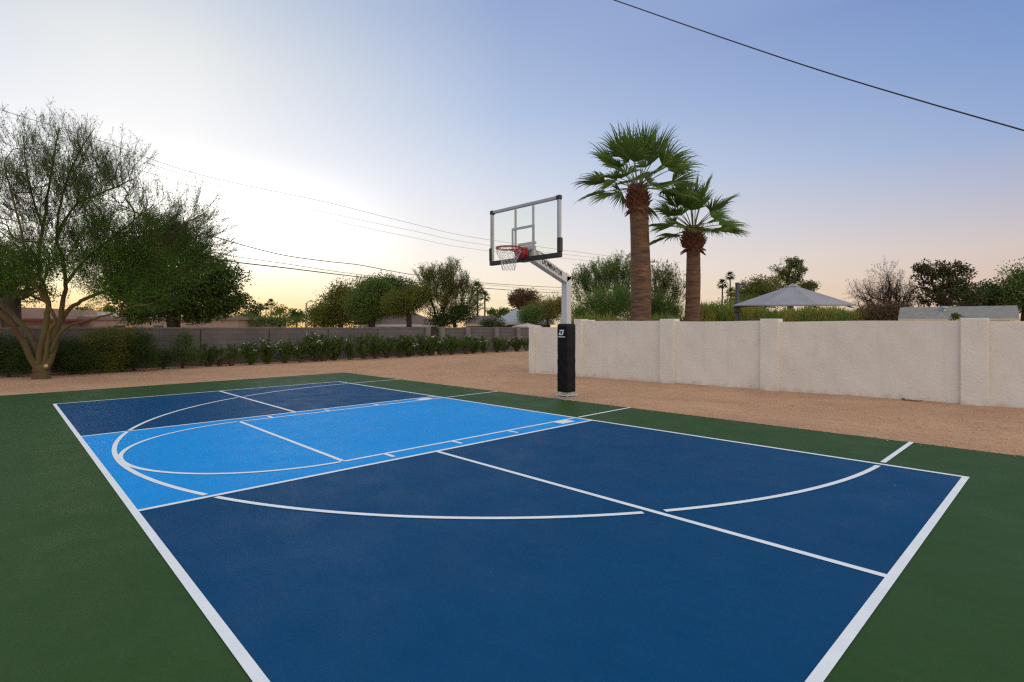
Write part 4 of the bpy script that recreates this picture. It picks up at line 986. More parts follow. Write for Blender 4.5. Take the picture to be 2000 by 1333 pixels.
def fan_palm(label, d, px_base, px_top, ybase_w, py_crown, r0, r1, nf, petiole, blade, seed, boot_h, boot_r, lean=(0, 0)):
    rg = np.random.default_rng(seed); base = ground_at(px_base, d); top = at(px_top, py_crown, d)
    o = empty('fan_palm', base, label, 'palm tree', 'pair of fan palms behind the white wall')
    k = 46; s = np.linspace(0, 1, k); P = base + (top - base) * s[:, None]; 
    P[:, 0] += .05 * np.sin(s * 3.1) ; rad = r0 + (r1 - r0) * s ** .8; rad = rad * (1 + .006 * np.sin(np.arange(k) * 2.4) + rg.normal(size=k) * .010 + .02 * np.sin(s * 17 + seed)); rad[:3] *= 1.1
    MB().tube(P, rad, 20).build('trunk', M_PTRUNK, o, smooth=True)
    H = top[2]
    # bulging skirt of old leaf bases
    b = MB(); nb = 150
    core = MB().tube([top - UPV * boot_h, top - UPV * boot_h * .7, top - UPV * boot_h * .35, top, top + UPV * .12], [r1 * 1.0, boot_r * .86, boot_r * .9, boot_r * .60, boot_r * .3], 14)
    b.add(np.concatenate(core.v), core.f)
    for i in range(nb):
        f = (i + .5) / nb; az = i * 2.39996; z = -boot_h + boot_h * f * 1.02; rr = boot_r * (.72 + .26 * math.sin(min(1, f * 1.25) * math.pi)) * .92
        c = top + np.array((math.cos(az) * rr, math.sin(az) * rr, z)); out = np.array((math.cos(az), math.sin(az), 0)); sd = np.array((-math.sin(az), math.cos(az), 0))
        up = unit(out * rg.uniform(.45, 1.0) + UPV * rg.uniform(.6, 1)); nn = np.cross(sd, up); l = rg.uniform(.10, .19); w = rg.uniform(.045, .075)
        if f < .12: up = unit(out * .9 - UPV * rg.uniform(.1, .9)); nn = np.cross(sd, up); l *= rg.uniform(.8, 1.8)
        b.add([c - sd * w - nn * .018, c + sd * w - nn * .018, c + sd * w + nn * .018, c - sd * w + nn * .018, c + up * l - sd * w * .45, c + up * l + sd * w * .45, c + up * l + sd * w * .4 + nn * .01, c + up * l - sd * w * .4 + nn * .01],
              [(3, 2, 1, 0), (4, 5, 6, 7), (0, 1, 5, 4), (1, 2, 6, 5), (2, 3, 7, 6), (3, 0, 4, 7)])
    b.build('leaf_base_skirt', M_BOOT, o)
    hub = top + UPV * .05
    for i in range(nf):
        f = i / (nf - 1); az = i * 2.39996 + rg.normal() * .15
        elev = math.radians(86 - 92 * f ** .92 + rg.normal() * 6); pl = petiole * rg.uniform(.85, 1.1) * (.86 + .12 * f - .22 * max(0, f - .75)); bl = blade * rg.uniform(.88, 1.08)
        pet, V, Q = frond_mesh(rg, pl, bl, elev, math.radians(8 + 16 * f), az, nseg=32)
        org = hub + np.array((math.cos(az), math.sin(az), 0)) * .06 - UPV * .12 * f
        fo = np_mesh('frond', V + org, Q, LM['palm'], o)
        pet.v = [v + org for v in pet.v]; pet.build('petiole', M_PETIOLE, fo, smooth=True)
fan_palm('taller fan palm with thick brown trunk, left of the pair over the white wall', 17.3, 1252, 1246, 0, 366, .355, .285, 30, 1.1, 1.12, 5, .78, .37)
fan_palm('shorter fan palm with slimmer reddish trunk, right of the pair over the white wall', 18.3, 1347, 1354, 0, 448, .285, .215, 27, .98, 1.0, 9, .74, .37)

# small far palms
def far_palm(label, d, px, ytop, seed, size=1.0, group='distant fan palms'):
    rg = np.random.default_rng(seed); base = ground_at(px, d); top = at(px, ytop, d); o = empty('distant_palm', base, label, 'palm tree', group)
    MB().tube([base, (base + top) / 2 + rg.normal(size=3) * .06, top], [.22 * size, .16 * size, .14 * size], 7).build('trunk', M_BARK, o, smooth=True)
    V = []; Q = []; n = 0; nf = 30
    for i in range(nf):
        az = i * 2.4; el = math.radians(80 - 125 * i / nf); r = 1.25 * size; dr = np.array((math.cos(az) * math.cos(el), math.sin(az) * math.cos(el), math.sin(el))); sd = np.array((-math.sin(az), math.cos(az), 0))
        for s in np.linspace(-.6, .6, 9):
            e = unit(dr + sd * s + rg.normal(size=3) * .08); a = top + dr * r * .35; b_ = a + e * r * .4; c = b_ + unit(e + np.array((0, 0, -.7))) * r * .45; w = .085 * size
            V += [a - sd * w * .3, a + sd * w * .3, b_ + sd * w, b_ - sd * w, c]; Q += [(n, n + 1, n + 2, n + 3), (n + 3, n + 2, n + 4, n + 4)]; n += 5
    me = bpy.data.meshes.new('crown'); me.from_pydata((np.array(V) - base).tolist(), [], [tuple(dict.fromkeys(q)) for q in Q]); me.update(); link('crown', me, LM['dark'], o)
far_palm('distant fan palm left of the hoop, the taller and nearer to the airy mesquite', 62, 932, 564, 1, .72)
far_palm('distant fan palm left of the hoop, the shorter of the two above the brown roof', 66, 947, 580, 2, .62)
far_palm('tiny fan palm on the horizon left of the umbrella post, the taller of the pair', 75, 1426, 540, 3, .58)
far_palm('tiny fan palm on the horizon left of the umbrella post, the shorter of the pair', 72, 1411, 556, 4, .62)
far_palm('tiny fan palm just beyond the umbrella post, lowest of the three there', 70, 1428, 572, 5, .55)
far_palm('distant fan palm in the gap right of the big evergreen, tallest there', 90, 529, 592, 6, .6)
far_palm('distant small fan palm close to the big evergreen, left in the gap', 85, 509, 601, 7, .55)
far_palm('distant broken-looking fan palm in the middle of the gap above the block wall', 80, 520, 600, 8, .5)

# ------------------------------------------------------------------ oleander row and bushes by the block wall
def oleander_protos():
    out = []
    for v in range(6):
        rg = np.random.default_rng(200 + v); st = MB(); C = []; D = []; FL = []
        ns = (20, 30, 16, 26, 22, 32)[v]
        for k in range(ns):
            az = rg.uniform(0, 6.28); tilt = abs(rg.normal()) * .30 + .04; L = rg.uniform(.6, 1.0); dr = np.array((math.cos(az) * math.sin(tilt), math.sin(az) * math.sin(tilt), math.cos(tilt)))
            p0 = np.array((math.cos(az), math.sin(az), 0)) * rg.uniform(0, .08); pts = [p0, p0 + dr * L * .5, p0 + dr * L + np.array((dr[0], dr[1], -.0)) * .1]; st.tube(pts, [.009, .007, .004], 4)
            nl = 34 + 4 * v
            for j in range(nl):
                s = rg.uniform(.10, 1) ** (.5 + .12 * v); q = pts[0] * (1 - s) + pts[2] * s; a2 = rg.uniform(0, 6.28); C.append(q); D.append(np.array((math.cos(a2) * .75, math.sin(a2) * .75, .85)) + dr * .4)
            if rg.random() < .34: FL.append(pts[2])
        C = np.array(C); D = np.array(D); lv = leaf_cards(C, D, rg.uniform(.10, .17, len(C)), .030, rg)
        F_C = []; F_D = []
        for f_ in FL:
            for j in range(6): F_C.append(f_ + rg.normal(size=3) * .028 + np.array((0, 0, .03))); F_D.append(rg.normal(size=3) + np.array((0, 0, .6)))
        fv = leaf_cards(np.array(F_C), np.array(F_D),   .042, .045, rg) if F_C else None
        out.append((st, lv, fv))
    return out
OP = oleander_protos(); OM = []
M_FLOWER = mat('white_petal', (.75, .75, .68), .6, var=(.85, .83, .78), vscale=20, trans=.3)
M_STEM = mat('shrub_stem', (.10, .075, .045), .9, var=(.07, .05, .03), vscale=20)
for v, (st, lv, fv) in enumerate(OP):
    me1 = bpy.data.meshes.new('stems'); me1.from_pydata(np.concatenate(st.v).tolist(), [], st.f); me1.materials.append(M_STEM)
    me2 = bpy.data.meshes.new('foliage'); me2.from_pydata(lv[0].tolist(), [], lv[1].tolist()); me2.materials.append(LM['olea'])
    me3 = None
    if fv is not None: me3 = bpy.data.meshes.new('flowers'); me3.from_pydata(fv[0].tolist(), [], fv[1].tolist()); me3.materials.append(M_FLOWER)
    OM.append((me1, me2, me3))
ordn = ['first', 'second', 'third', 'fourth', 'fifth', 'sixth', 'seventh', 'eighth', 'ninth', 'tenth', 'eleventh', 'twelfth', 'thirteenth', 'fourteenth', 'fifteenth', 'sixteenth', 'seventeenth', 'eighteenth', 'nineteenth', 'twentieth', 'twenty-first', 'twenty-second', 'twenty-third', 'twenty-fourth', 'twenty-fifth', 'twenty-sixth', 'twenty-seventh']
OL = [ # px, top y, width factor, flowers
 (1026, 660, 1, 0), (1008, 658, 1.1, 1), (988, 657, 1.1, 1), (968, 655, 1, 0), (948, 658, 1, 0), (928, 656, 1.1, 1), (908, 658, 1, 0), (886, 655, 1.1, 0), (864, 655, 1, 1), (842, 653, 1.1, 1), (820, 654, 1, 0), (800, 655, 1.1, 0), (778, 656, 1, 1), (757, 658, .9, 0), (733, 655, 1.1, 0), (708, 652, 1.1, 0), (682, 662, 1, 1), (652, 658, 1.1, 0), (632, 654, 1.2, 0), (612, 652, 1.2, 1), (590, 660, 1.1, 0), (555, 668, 1.1, 1), (521, 660, 1, 1), (487, 668, 1, 1), (450, 673, .9, 0), (410, 672, 1.0, 0)]
rg = np.random.default_rng(77)
for i, (px, ty, wf, fl) in enumerate(OL):
    d = on_x(px, -9.55); base = ground_at(px + float(rg.uniform(-4, 4)), d + float(rg.uniform(-.15, .15))); h = (HY - ty) / FPX * d + C0[2] - base[2]
    me1, me2, me3 = OM[i % 6]
    look = 'white-flowering' if fl else ('short flowerless' if h < .95 else 'flowerless')
    o = empty('oleander_shrub', base, f'{look} oleander against the block wall, {ordn[i]} in the row counting from the white wall', 'shrub', 'oleander shrubs along the block wall', rz=float(rg.uniform(0, 6.28)))
    q_ = float(rg.uniform(.95, 1.4)); o.scale = (h * wf * 1.12 * q_, h * wf * 1.12 * float(rg.uniform(.85, 1.2)), h * float(rg.uniform(.93, 1.06)))
    for me, nm in ((me1, 'stems'), (me2, 'foliage')) + (((me3, 'flowers'),) if fl and me3 else ()):
        c = bpy.data.objects.new(nm, me); col.objects.link(c); c.parent = o
def yard_bush(label, px, X, blobs, leaf, seed, nt=60, nl=120, lw=.4, ls=.05, up=.5, spread=.16):
    d = on_x(px, X); make_tree('wall_shrub', label, 'shrub', d, px, blobs, nt, nl, leaf, ls=ls, lw=lw, tr=.05, seed=seed, upright=up, spread=spread, group='shrubs under the palo verde')
yard_bush('small mixed shrub left of the oleander row with a tall yellowish shoot', 355, -9.5, [(352, 695, 26, 14), (360, 668, 14, 18), (372, 700, 16, 10)], 'olea', 81)
yard_bush('low dark shrub between the tall hedge mass and the shoot-bearing shrub', 318, -9.5, [(318, 700, 16, 12)], 'dark', 82, 26)
yard_bush('small low dry shrub at the foot of the block wall joint', 432, -9.5, [(430, 706, 10, 5)], 'brown', 83, 16, 50)
yard_bush('tall dark shrub mass right of the palo verde trunk, its right half', 262, -9.4, [(265, 672, 26, 24), (250, 700, 40, 20), (285, 695, 14, 20)], 'dark', 84, 130, 160, spread=.2)
yard_bush('yellow-green topped shrub mass right of the palo verde trunk', 200, -9.4, [(195, 665, 36, 20), (225, 660, 24, 16), (205, 702, 44, 20), (150, 700, 26, 18)], 'olive', 85, 150, 150, spread=.2)
yard_bush('dark low shrub behind the palo verde trunk', 140, -9.3, [(130, 690, 24, 26), (160, 705, 26, 18), (105, 705, 16, 18)], 'dark', 86, 110, 150, spread=.2)
yard_bush('dark green shrub mass at the left edge in front of the wall', 20, -9.3, [(15, 690, 36, 34), (45, 705, 24, 22), (-25, 690, 30, 36)], 'dark', 87, 150, 160, spread=.2)

# ------------------------------------------------------------------ buildings beyond the walls
def wallm(name, c, c2=None): return mat(name, c, .9, var=c2 or tuple(x * .88 for x in c), vscale=1.2, bump=.005, bscale=20)
M_PINK = wallm('pink_stucco', (.33, .24, .20)); M_FASC = wallm('taupe_fascia', (.22, .165, .14)); M_GRAVROOF = wallm('pale_roof_coating', (.55, .46, .38))
def roof_mat(name, a, c, scale=1.0):
    m = bpy.data.materials.new(name); m.use_nodes = True; t = m.node_tree; n = t.nodes; p = n['Principled BSDF']; L = t.links.new
    tcn = n.new('ShaderNodeTexCoord'); br = n.new('ShaderNodeTexBrick'); L(tcn.outputs['Object'], br.inputs['Vector']); br.inputs['Scale'].default_value = scale; br.inputs['Brick Width'].default_value = .3; br.inputs['Row Height'].default_value = .14; br.inputs['Mortar Size'].default_value = .008
    br.inputs['Color1'].default_value = (*a, 1); br.inputs['Color2'].default_value = (*c, 1); br.inputs['Mortar'].default_value = (*[x * .55 for x in a], 1)
    no = n.new('ShaderNodeTexNoise'); no.inputs['Scale'].default_value = 3; no.inputs['Detail'].default_value = 8; L(tcn.outputs['Object'], no.inputs['Vector'])
    mr = n.new('ShaderNodeMapRange'); mr.inputs[1].default_value = .4; mr.inputs[2].default_value = .7; mr.inputs[4].default_value = .5; L(no.outputs[0], mr.inputs[0])
    mx = n.new('ShaderNodeMix'); mx.data_type = 'RGBA'; L(mr.outputs[0], mx.inputs[0]); L(br.outputs[0], mx.inputs[6]); mx.inputs[7].default_value = (*[x * .7 for x in c], 1); L(mx.outputs[2], p.inputs['Base Color']); p.inputs['Roughness'].default_value = .9; return m
M_SHING = mat('grey_shingle', (.27, .26, .235), .95, var=(.18, .175, .165), vscale=9, spec=.1, wear=((.33, .31, .28), 22, .50, .62, .6), stretch=(1, 1, 2.5), bump=.01, bscale=20); M_BROOF = roof_mat('brown_shingle', (.17, .115, .095), (.13, .09, .075)); M_GROOF = roof_mat('pale_grey_shingle', (.36, .37, .40), (.30, .31, .34))
M_WINDK = mat('dark_window', (.02, .02, .025), .2, var=(.03, .03, .03), vscale=3)
M_CREAM = wallm('cream_trim', (.58, .47, .33)); M_WHITE = wallm('white_trim', (.62, .60, .56)); M_AMBER = wallm('amber_panel', (.62, .33, .07))
def view_box(px0, px1, ytop, ybot, d, depth, name, m, parent):
    """box whose front face spans these image bounds at depth d, facing the camera side, running back"""
    a = at(px0, ytop, d); c = at(px1, ytop, d); zt = a[2]; zb = C0[2] + (HY - ybot) / FPX * d
    v = [a, c, c + F * depth, a + F * depth]; V = [(q[0], q[1], zz_) for zz_ in (zb, zt) for q in v]
    b = MB(); b.add(V, [(3, 2, 1, 0), (4, 5, 6, 7), (0, 1, 5, 4), (1, 2, 6, 5), (2, 3, 7, 6), (3, 0, 4, 7)]); return b.build(name, m, parent)
h = empty('flat_roofed_building', ground_at(250, 46), 'long low pink flat-roofed building over the block wall at left', 'building')
view_box(-160, 465, 625, 672, 46.0, 10, 'wall', M_PINK, h)
view_box(-160, 468, 618.5, 624.9, 45.8, 10.4, 'fascia', M_FASC, h)
view_box(-160, 430, 616.8, 618.4, 46.4, 9, 'roof', M_GRAVROOF, h)
view_box(45, 176, 608, 616.7, 49, 5, 'rooftop_screen', M_GRAVROOF, h)
view_box(180, 208, 613.2, 616.6, 48, 3, 'skylight', M_WHITE, h)
for a, c in ((70, 120), (222, 244), (300, 318)): view_box(a, c, 636.5, 668, 45.93, .1, 'window', M_WINDK, h)
view_box(245, 258, 636.8, 668, 45.9, .1, 'door', M_AMBER, h)
h = empty('red_trimmed_building', ground_at(5, 38), 'building with dark red eave behind the left trunk of the palo verde', 'building')
view_box(-180, 30, 600, 672, 40, 8, 'wall', M_PINK, h)
view_box(-180, 47, 622, 626, 39.6, 8.6, 'eave', mat('dark_red_paint', (.20, .03, .03), .6, var=(.16, .03, .03), vscale=3), h)
def hip_house(name, label, d, pxl, pxr, pxa, pxb, yridge, yeave, depth, wallc, roofc, fasc):
    h = empty(name, ground_at((pxl + pxr) / 2, d), label, 'house')
    z_e = C0[2] + (HY - yeave) / FPX * d; z_r = C0[2] + (HY - yridge) / FPX * (d + depth / 2)
    A = at(pxl, HY, d); B = at(pxr, HY, d); Cc = B + F * depth; Dd = A + F * depth; r1 = at(pxa, HY, d + depth / 2); r2 = at(pxb, HY, d + depth / 2)
    def P(q, z): return (q[0], q[1], z)
    b = MB(); b.add([P(A, z_e), P(B, z_e), P(Cc, z_e), P(Dd, z_e), P(r1, z_r), P(r2, z_r)], [(0, 1, 5, 4), (1, 2, 5), (2, 3, 4, 5), (3, 0, 4), (3, 2, 1, 0)]); b.build('roof', roofc, h)
    c = (A + B + Cc + Dd) / 4
    def shr(q, s): return c + (q - c) * s
    b = MB(); q4 = [shr(q, 1.003) for q in (A, B, Cc, Dd)]
    b.add([P(q, z_) for z_ in (z_e - .17, z_e - .005) for q in q4], [(3, 2, 1, 0), (4, 5, 6, 7), (0, 1, 5, 4), (1, 2, 6, 5), (2, 3, 7, 6), (3, 0, 4, 7)]); b.build('eave', fasc, h)
    b = MB(); q4 = [shr(q, .9) for q in (A, B, Cc, Dd)]
    b.add([P(q, z_) for z_ in (-.1, z_e - .172) for q in q4], [(0, 1, 5, 4), (1, 2, 6, 5), (2, 3, 7, 6), (3, 0, 4, 7), (4, 5, 6, 7)]); b.build('wall', wallc, h)
    return h
hip_house('house', 'brown-roofed house with pale eave behind the middle trees', 40, 700, 842, 735, 812, 612, 634, 8, wallm('brown_wall', (.20, .12, .10)), M_BROOF, M_WHITE)
hip_house('house', 'second brown roof, showing between the mesquite and the dark round bush', 40, 905, 990, 925, 965, 617, 633, 8, wallm('tan_wall', (.36, .26, .2)), M_BROOF, M_CREAM)
hg = hip_house('house', 'pale grey hip-roofed house left of the hoop pole', 40, 962, 1082, 1004, 1062, 605.5, 630, 9, wallm('dark_taupe_wall', (.20, .16, .14)), M_GROOF, M_WHITE)  # house wall in dark taupe, tone varied by noise
# small white canopy tent peak by the wall end
b = MB(); c = at(1030, HY, 37); z0_, z1_ = 1.60, 1.86
cw = .75; b.add([(c[0] - cw, c[1] - cw, z0_), (c[0] + cw, c[1] - cw, z0_), (c[0] + cw, c[1] + cw, z0_), (c[0] - cw, c[1] + cw, z0_), (c[0], c[1], z1_), (c[0] - cw, c[1] - cw, z0_ - .12), (c[0] + cw, c[1] - cw, z0_ - .12), (c[0] + cw, c[1] + cw, z0_ - .12), (c[0] - cw, c[1] + cw, z0_ - .12)],
     [(0, 1, 4), (1, 2, 4), (2, 3, 4), (3, 0, 4), (5, 6, 1, 0), (6, 7, 2, 1), (7, 8, 3, 2), (8, 5, 0, 3)])
tn = empty('patio_canopy', (c[0], c[1], 0), 'small white canopy top just over the low end of the white wall', 'canopy')
b.build('canopy_cover', mat('white_canvas', (.66, .64, .62), .8, var=(.58, .56, .54), vscale=3, trans=.2), tn)
for sx in (-1, 1):
    for sy in (-1, 1): MB().tube([(c[0] + sx * cw * .95, c[1] + sy * cw * .95, 0), (c[0] + sx * cw * .95, c[1] + sy * cw * .95, z0_ - .01)], .02, 6).build('leg', M_STEEL, tn)
# shed with vented shingle roof
sh = empty('shed', ground_at(1870, 15), 'shed with grey shingle roof and metal vent behind the right end of the white wall', 'shed')
dS = 14.2
def rp(px, py, d): return at(px, py, d)
e0, e1 = rp(1754, 622.8, dS), rp(1991, 622.2, dS - .9); r0_, r1_ = rp(1758, 601, dS + 1.3), rp(1987, 597, dS + .35)
back0 = e0 + (r0_ - e0) * np.array((2, 2, 0)); back1 = e1 + (r1_ - e1) * np.array((2, 2, 0))
b = MB(); th = np.array((0, 0, .03))
b.add([e0, e1, r1_, r0_, back1, back0, e0 - th, e1 - th, r1_ - th, r0_ - th, back1 - th, back0 - th], [(0, 1, 2, 3), (3, 2, 4, 5), (7, 6, 9, 8), (8, 9, 11, 10), (6, 7, 1, 0), (7, 8, 2, 1), (8, 10, 4, 2), (10, 11, 5, 4), (11, 9, 3, 5), (9, 6, 0, 3)]); rf = b.build('roof', M_SHING, sh)
fdir = unit(e1 - e0); nf_ = np.array((fdir[1], -fdir[0], 0)); 
if np.dot(nf_, F) > 0: nf_ = -nf_
b = MB(); a0 = e0 + nf_ * .005 - np.array((0, 0, .002)); a1 = e1 + nf_ * .005 - np.array((0, 0, .002)); q = -nf_ * .03; dn = np.array((0, 0, -.055))
b.add([a0 + dn, a1 + dn, a1, a0], [(0, 1, 2, 3)]); 
b = MB(); b.add([a0 + nf_ * .02 + dn, a1 + nf_ * .02 + dn, a1 + nf_ * .02, a0 + nf_ * .02, a0 + dn, a1 + dn, a1, a0], [(0, 1, 2, 3), (5, 4, 7, 6), (3, 2, 6, 7), (4, 5, 1, 0), (1, 5, 6, 2), (4, 0, 3, 7)]); b.build('fascia', M_CREAM, sh)
ins = unit((e1 - e0)) * .12; w0 = e0 + ins - nf_ * .2; w1 = e1 - ins - nf_ * .2; w2 = back1 - ins + nf_ * .2; w3 = back0 + ins + nf_ * .2
def zset(q, z): return (q[0], q[1], z)
b = MB(); b.add([zset(w, z_) for z_ in (-.05, e0[2] - .06) for w in (w0, w1, w2, w3)], [(0, 1, 5, 4), (1, 2, 6, 5), (2, 3, 7, 6), (3, 0, 4, 7)]); b.build('wall', wallm('shed_wall', (.30, .22, .15)), sh)
vp = e0 + (e1 - e0) * .405 + (r0_ - e0) * .62; vt = MB(); vt.tube([vp - UPV * .08, vp + UPV * .07], .055, 14).tube([vp + UPV * .07, vp + UPV * .085, vp + UPV * .12, vp + UPV * .135], [.06, .10, .10, .05], 14); vt.build('roof_vent', M_STEEL, rf, smooth=False)
yd = at(1867, 620, 11.6)
make_tree('weed', 'small yellow-green sprig poking up over the white wall in front of the shed roof', 'weed', 11.6, 1867, [(1867, 619, 7, 7)], 12, 40, 'olive', ls=.035, spread=.04, tr=.01, seed=90)

# ------------------------------------------------------------------ cantilever umbrella
def umbrella():
    d = 15.2; pole = ground_at(1440, d + .3); dk = mat('dark_grey_metal', (.045, .045, .05), .45, var=(.035, .035, .04), vscale=8)
    fab = mat('grey_umbrella_fabric', (.40, .40, .44), .85, var=(.355, .355, .395), vscale=4, trans=.25, bump=.003, bscale=120)
    o = empty('cantilever_umbrella', pole, 'large grey cantilever umbrella open behind the white wall', 'umbrella')
    zt = C0[2] + (HY - 553) / FPX * (d + .3)
    MB().tube([pole, pole * np.array((1, 1, 0)) + UPV * zt], .055, 10).build('pole', dk, o, smooth=True)
    MB().box(pole + np.array((0, 0, .05)), (.8, .8, .08)).build('base', dk, o, bevel=.02)
    apex = at(1548, 557, d); cz = 2.17
    # square canopy: corners measured from the photo, diagonal across the view
    ang0 = math.atan2(R[1], R[0]) - math.radians(8)
    rad = 1.60; cc_ = apex.copy(); cc_[2] = 0
    b = MB()
    tilt = lambda e: .06 * float(np.dot(np.array((e[0], e[1], 0)), F)) / 1.75
    ringn = 40; rows = 10; P = []
    for i in range(rows + 1):
        f = i / rows
        for k in range(ringn):
            a = k / ringn * 8; c_i = int(a); t = a - c_i; w8 = math.pi / 4
            q0 = np.array((math.cos(ang0 + c_i * w8), math.sin(ang0 + c_i * w8))); q1 = np.array((math.cos(ang0 + (c_i + 1) * w8), math.sin(ang0 + (c_i + 1) * w8)))
            e = (q0 * (1 - t) + q1 * t) * rad * f * (1 - .035 * f * math.sin(math.pi * t))
            sag = .035 * math.sin(f * math.pi) * math.sin(math.pi * t)
            P.append((cc_[0] + e[0], cc_[1] + e[1], apex[2] + (cz - apex[2]) * f - sag + tilt(e)))
    fcs = [(i * ringn + k, i * ringn + (k + 1) % ringn, (i + 1) * ringn + (k + 1) % ringn, (i + 1) * ringn + k) for i in range(rows) for k in range(ringn)]
    # hanging valance
    for k in range(ringn): q = P[rows * ringn + k]; P.append((q[0], q[1], q[2] - .03))
    fcs += [(rows * ringn + k, rows * ringn + (k + 1) % ringn, (rows + 1) * ringn + (k + 1) % ringn, (rows + 1) * ringn + k) for k in range(ringn)]
    b.add(P, fcs); cn_ = b.build('canopy', fab, o, smooth=False)
    vb = MB(); vz = apex[2] + .02
    vb.add([(apex[0], apex[1], vz + .03)] + [(apex[0] + .2 * math.cos(ang0 + k * math.pi / 2), apex[1] + .2 * math.sin(ang0 + k * math.pi / 2), vz - .075) for k in range(4)], [(0, 1, 2), (0, 2, 3), (0, 3, 4), (0, 4, 1)]); vb.build('vent', fab, cn_)
    hubp = apex - UPV * .42
    for k in range(8):
        a = ang0 + k * math.pi / 4; rr = rad * .985; e = np.array((apex[0] + rr * math.cos(a), apex[1] + rr * math.sin(a), cz - .07 + tilt((rr * math.cos(a), rr * math.sin(a)))))
        t = apex - UPV * .12; MB().tube([t, e * .98 + t * .02 - UPV * .02], .012, 5).build('rib', dk, o)
        m_ = t * .45 + e * .55; MB().tube([hubp, m_], .009, 5).build('strut', dk, o)
    MB().tube([hubp + UPV * .06, hubp - UPV * .05], .05, 10).build('hub', dk, o)
    side = np.array((pole[0], pole[1], cz - .02))
    MB().tube([side, (side + hubp) / 2 - UPV * .06, hubp], .03, 8).build('arm', dk, o)
    MB().box(side - UPV * .06, (.14, .14, .26)).build('crank_box', dk, o, bevel=.02)
    MB().tube([pole * np.array((1, 1, 0)) + UPV * (zt - .04), pole * np.array((1, 1, 0)) + UPV * (zt - .04) + R * .2], .03, 6).build('top_bracket', dk, o)
umbrella()

# ------------------------------------------------------------------ street light, poles, wires
M_WIRE = mat('black_cable', (.012, .012, .013), .6, var=(.018, .018, .018), vscale=5)
M_WIREG = mat('weathered_wire', (.16, .15, .15), .6, var=(.2, .19, .19), vscale=5)
o = empty('street_light', ground_at(598.5, 62), 'thin pale street light pole beyond the block wall', 'street light')
bs = ground_at(598.5, 62); tpz = at(598.5, 592, 62); MB().tube([bs, tpz], [.16, .11], 8).build('pole', mat('pale_pole', (.42, .36, .30), .6, var=(.36, .31, .26), vscale=2), o)
MB().tube([tpz - UPV * .1, at(602, 589.5, 62), at(606, 588.3, 62)], .05, 6).build('arm', M_STEEL, o)
MB().box(at(607.5, 588, 62), (.5, .25, .14)).build('lamp_head', M_STEEL, o, bevel=.04)
MB().box(at(602, 633, 61.7), (.9, .5, .5)).build('cabinet', M_WHITE, o, bevel=.05)
def wire(label, pts, r, m=None, n=16, cat='cable', group=None, name='overhead_wire', sides=5):
    """pts: (px, py, depth); a smooth curve through them in space"""
    P = smooth_path([at(*p) for p in pts], n)
    b = MB(); b.tube(P, r, sides); ob = b.build(name, m or M_WIRE, None, smooth=True, origin=P[len(P) // 2])
    tag(ob, label, cat, group); return ob
wire('thick black overhead cable sloping across the upper right sky', [(1060, -46, 15), (1195, -1, 14), (1400, 70.5, 12.6), (1600, 137.5, 11.4), (1800, 198, 10.4), (2000, 255.5, 9.6), (2150, 300, 9)], .0145)
G1 = 'dark lower overhead lines'; G2 = 'faint upper overhead lines'
wire('highest of the three dark lines passing behind the middle treetops', [(230, 405, 27), (415, 462, 31), (545, 497, 36), (640, 511, 41), (705, 518.5, 45), (800, 536, 52), (900, 549, 60), (1000, 557, 70), (1100, 562, 82), (1262, 566, 100)], .030, group=G1)
wire('middle and thinnest of the three dark lines passing behind the middle treetops', [(230, 455, 27), (430, 496, 31), (560, 516, 36), (700, 536.5, 45), (830, 549, 54), (940, 556, 65), (1100, 568, 82), (1262, 571, 100)], .020, M_WIREG, group=G1)
wire('lowest and thickest of the three dark lines passing behind the middle treetops', [(230, 470, 27), (430, 508, 31), (560, 524, 36), (700, 541, 45), (830, 554, 54), (940, 563, 65), (1100, 573, 82), (1262, 577, 100)], .036, group=G1)
wire('top faint wire sloping from the palo verde to the pole behind the taller palm', [(-60, 200, 24), (0, 215, 26), (200, 277, 32), (400, 344, 39), (640, 396, 47), (800, 436, 52), (950, 468, 57), (1262, 510, 70)], .015, M_WIREG, group=G2)
wire('middle faint wire sloping from the palo verde to the pole behind the taller palm', [(150, 285, 30), (290, 320, 34), (450, 370, 40), (640, 416, 47), (800, 450, 52), (950, 479, 57), (1262, 515, 70)], .013, M_WIREG, group=G2)
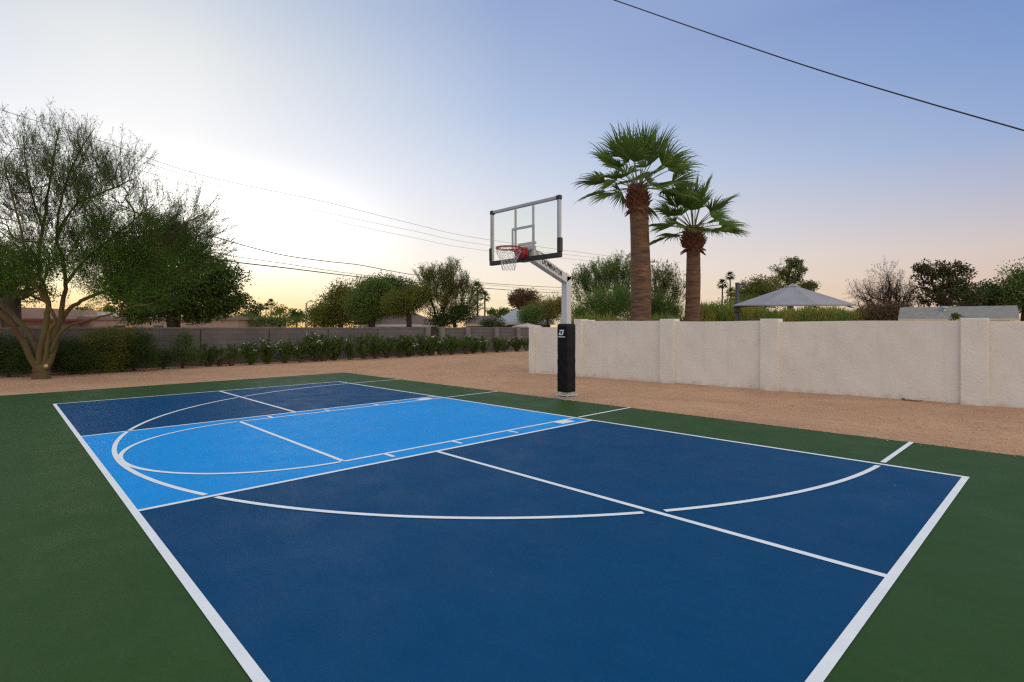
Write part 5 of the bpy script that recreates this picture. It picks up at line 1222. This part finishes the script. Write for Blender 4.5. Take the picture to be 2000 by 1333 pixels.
wire('lowest faint wire sloping from the palo verde to the pole behind the taller palm', [(150, 300, 30), (290, 338, 34), (450, 385, 40), (640, 429, 47), (800, 463, 52), (950, 490, 57), (1262, 520, 70)], .013, M_WIREG, group=G2)
o = empty('utility_pole', ground_at(1258, 70), 'utility pole almost hidden by the taller palm trunk, its crossarm end and insulator showing', 'utility pole')
MB().tube([ground_at(1258, 70), at(1258, 500, 70)], .15, 8).build('pole', M_BARK, o)
cr_ = MB(); cr_.tube([at(1238, 513, 70), at(1280, 512, 70)], .07, 4); cr_.build('crossarm', M_BARK, o)
for p in (1240, 1259.5, 1278): MB().tube([at(p, 512, 70), at(p, 510, 70), at(p, 508.5, 70), at(p, 506, 70)], [.04, .13, .13, .05], 8).build('insulator', M_STEEL, o)
# small things by the white wall
def ray_ground(px, py):
    lo = FPX * 1.5 / (py - HY); p = at(px, py, lo); return np.array((p[0], p[1], float(gz(p[0], p[1]))))
q = ray_ground(1755, 779.5) + np.array((-.03, -.03, 0)); rgs = np.random.default_rng(4); b = MB(); bmx = bmesh.new(); bmesh.ops.create_icosphere(bmx, subdivisions=3, radius=1)
for v in bmx.verts: v.co = Vector((v.co.x * .075, v.co.y * .06, v.co.z * .04)) * (1 + .18 * math.sin(v.co.x * 5 + v.co.z * 3) + .1 * rgs.normal() * .3)
me = bpy.data.meshes.new('rock'); bmx.to_mesh(me); bmx.free(); ro = link('rock', me, mat('dark_rock', (.06, .05, .045), .8, var=(.10, .085, .075), vscale=30, bump=.004, bscale=60)); ro.location = q + UPV * .03
tag(ro, 'small dark rock lying at the foot of the white wall', 'rock')
q = ray_ground(1782, 787); hs = MB()
hs.tube([q + np.array((.16 * math.cos(a), .16 * math.sin(a), .022 + .004 * math.sin(3 * a))) for a in np.linspace(.6, 6.0, 40)], .012, 6)
tag(hs.build('hose', mat('grey_brown_hose', (.10, .085, .07), .6, var=(.13, .11, .09), vscale=10), None, smooth=True, origin=q), 'short grey loop of irrigation tube half buried beside the white wall', 'tube')
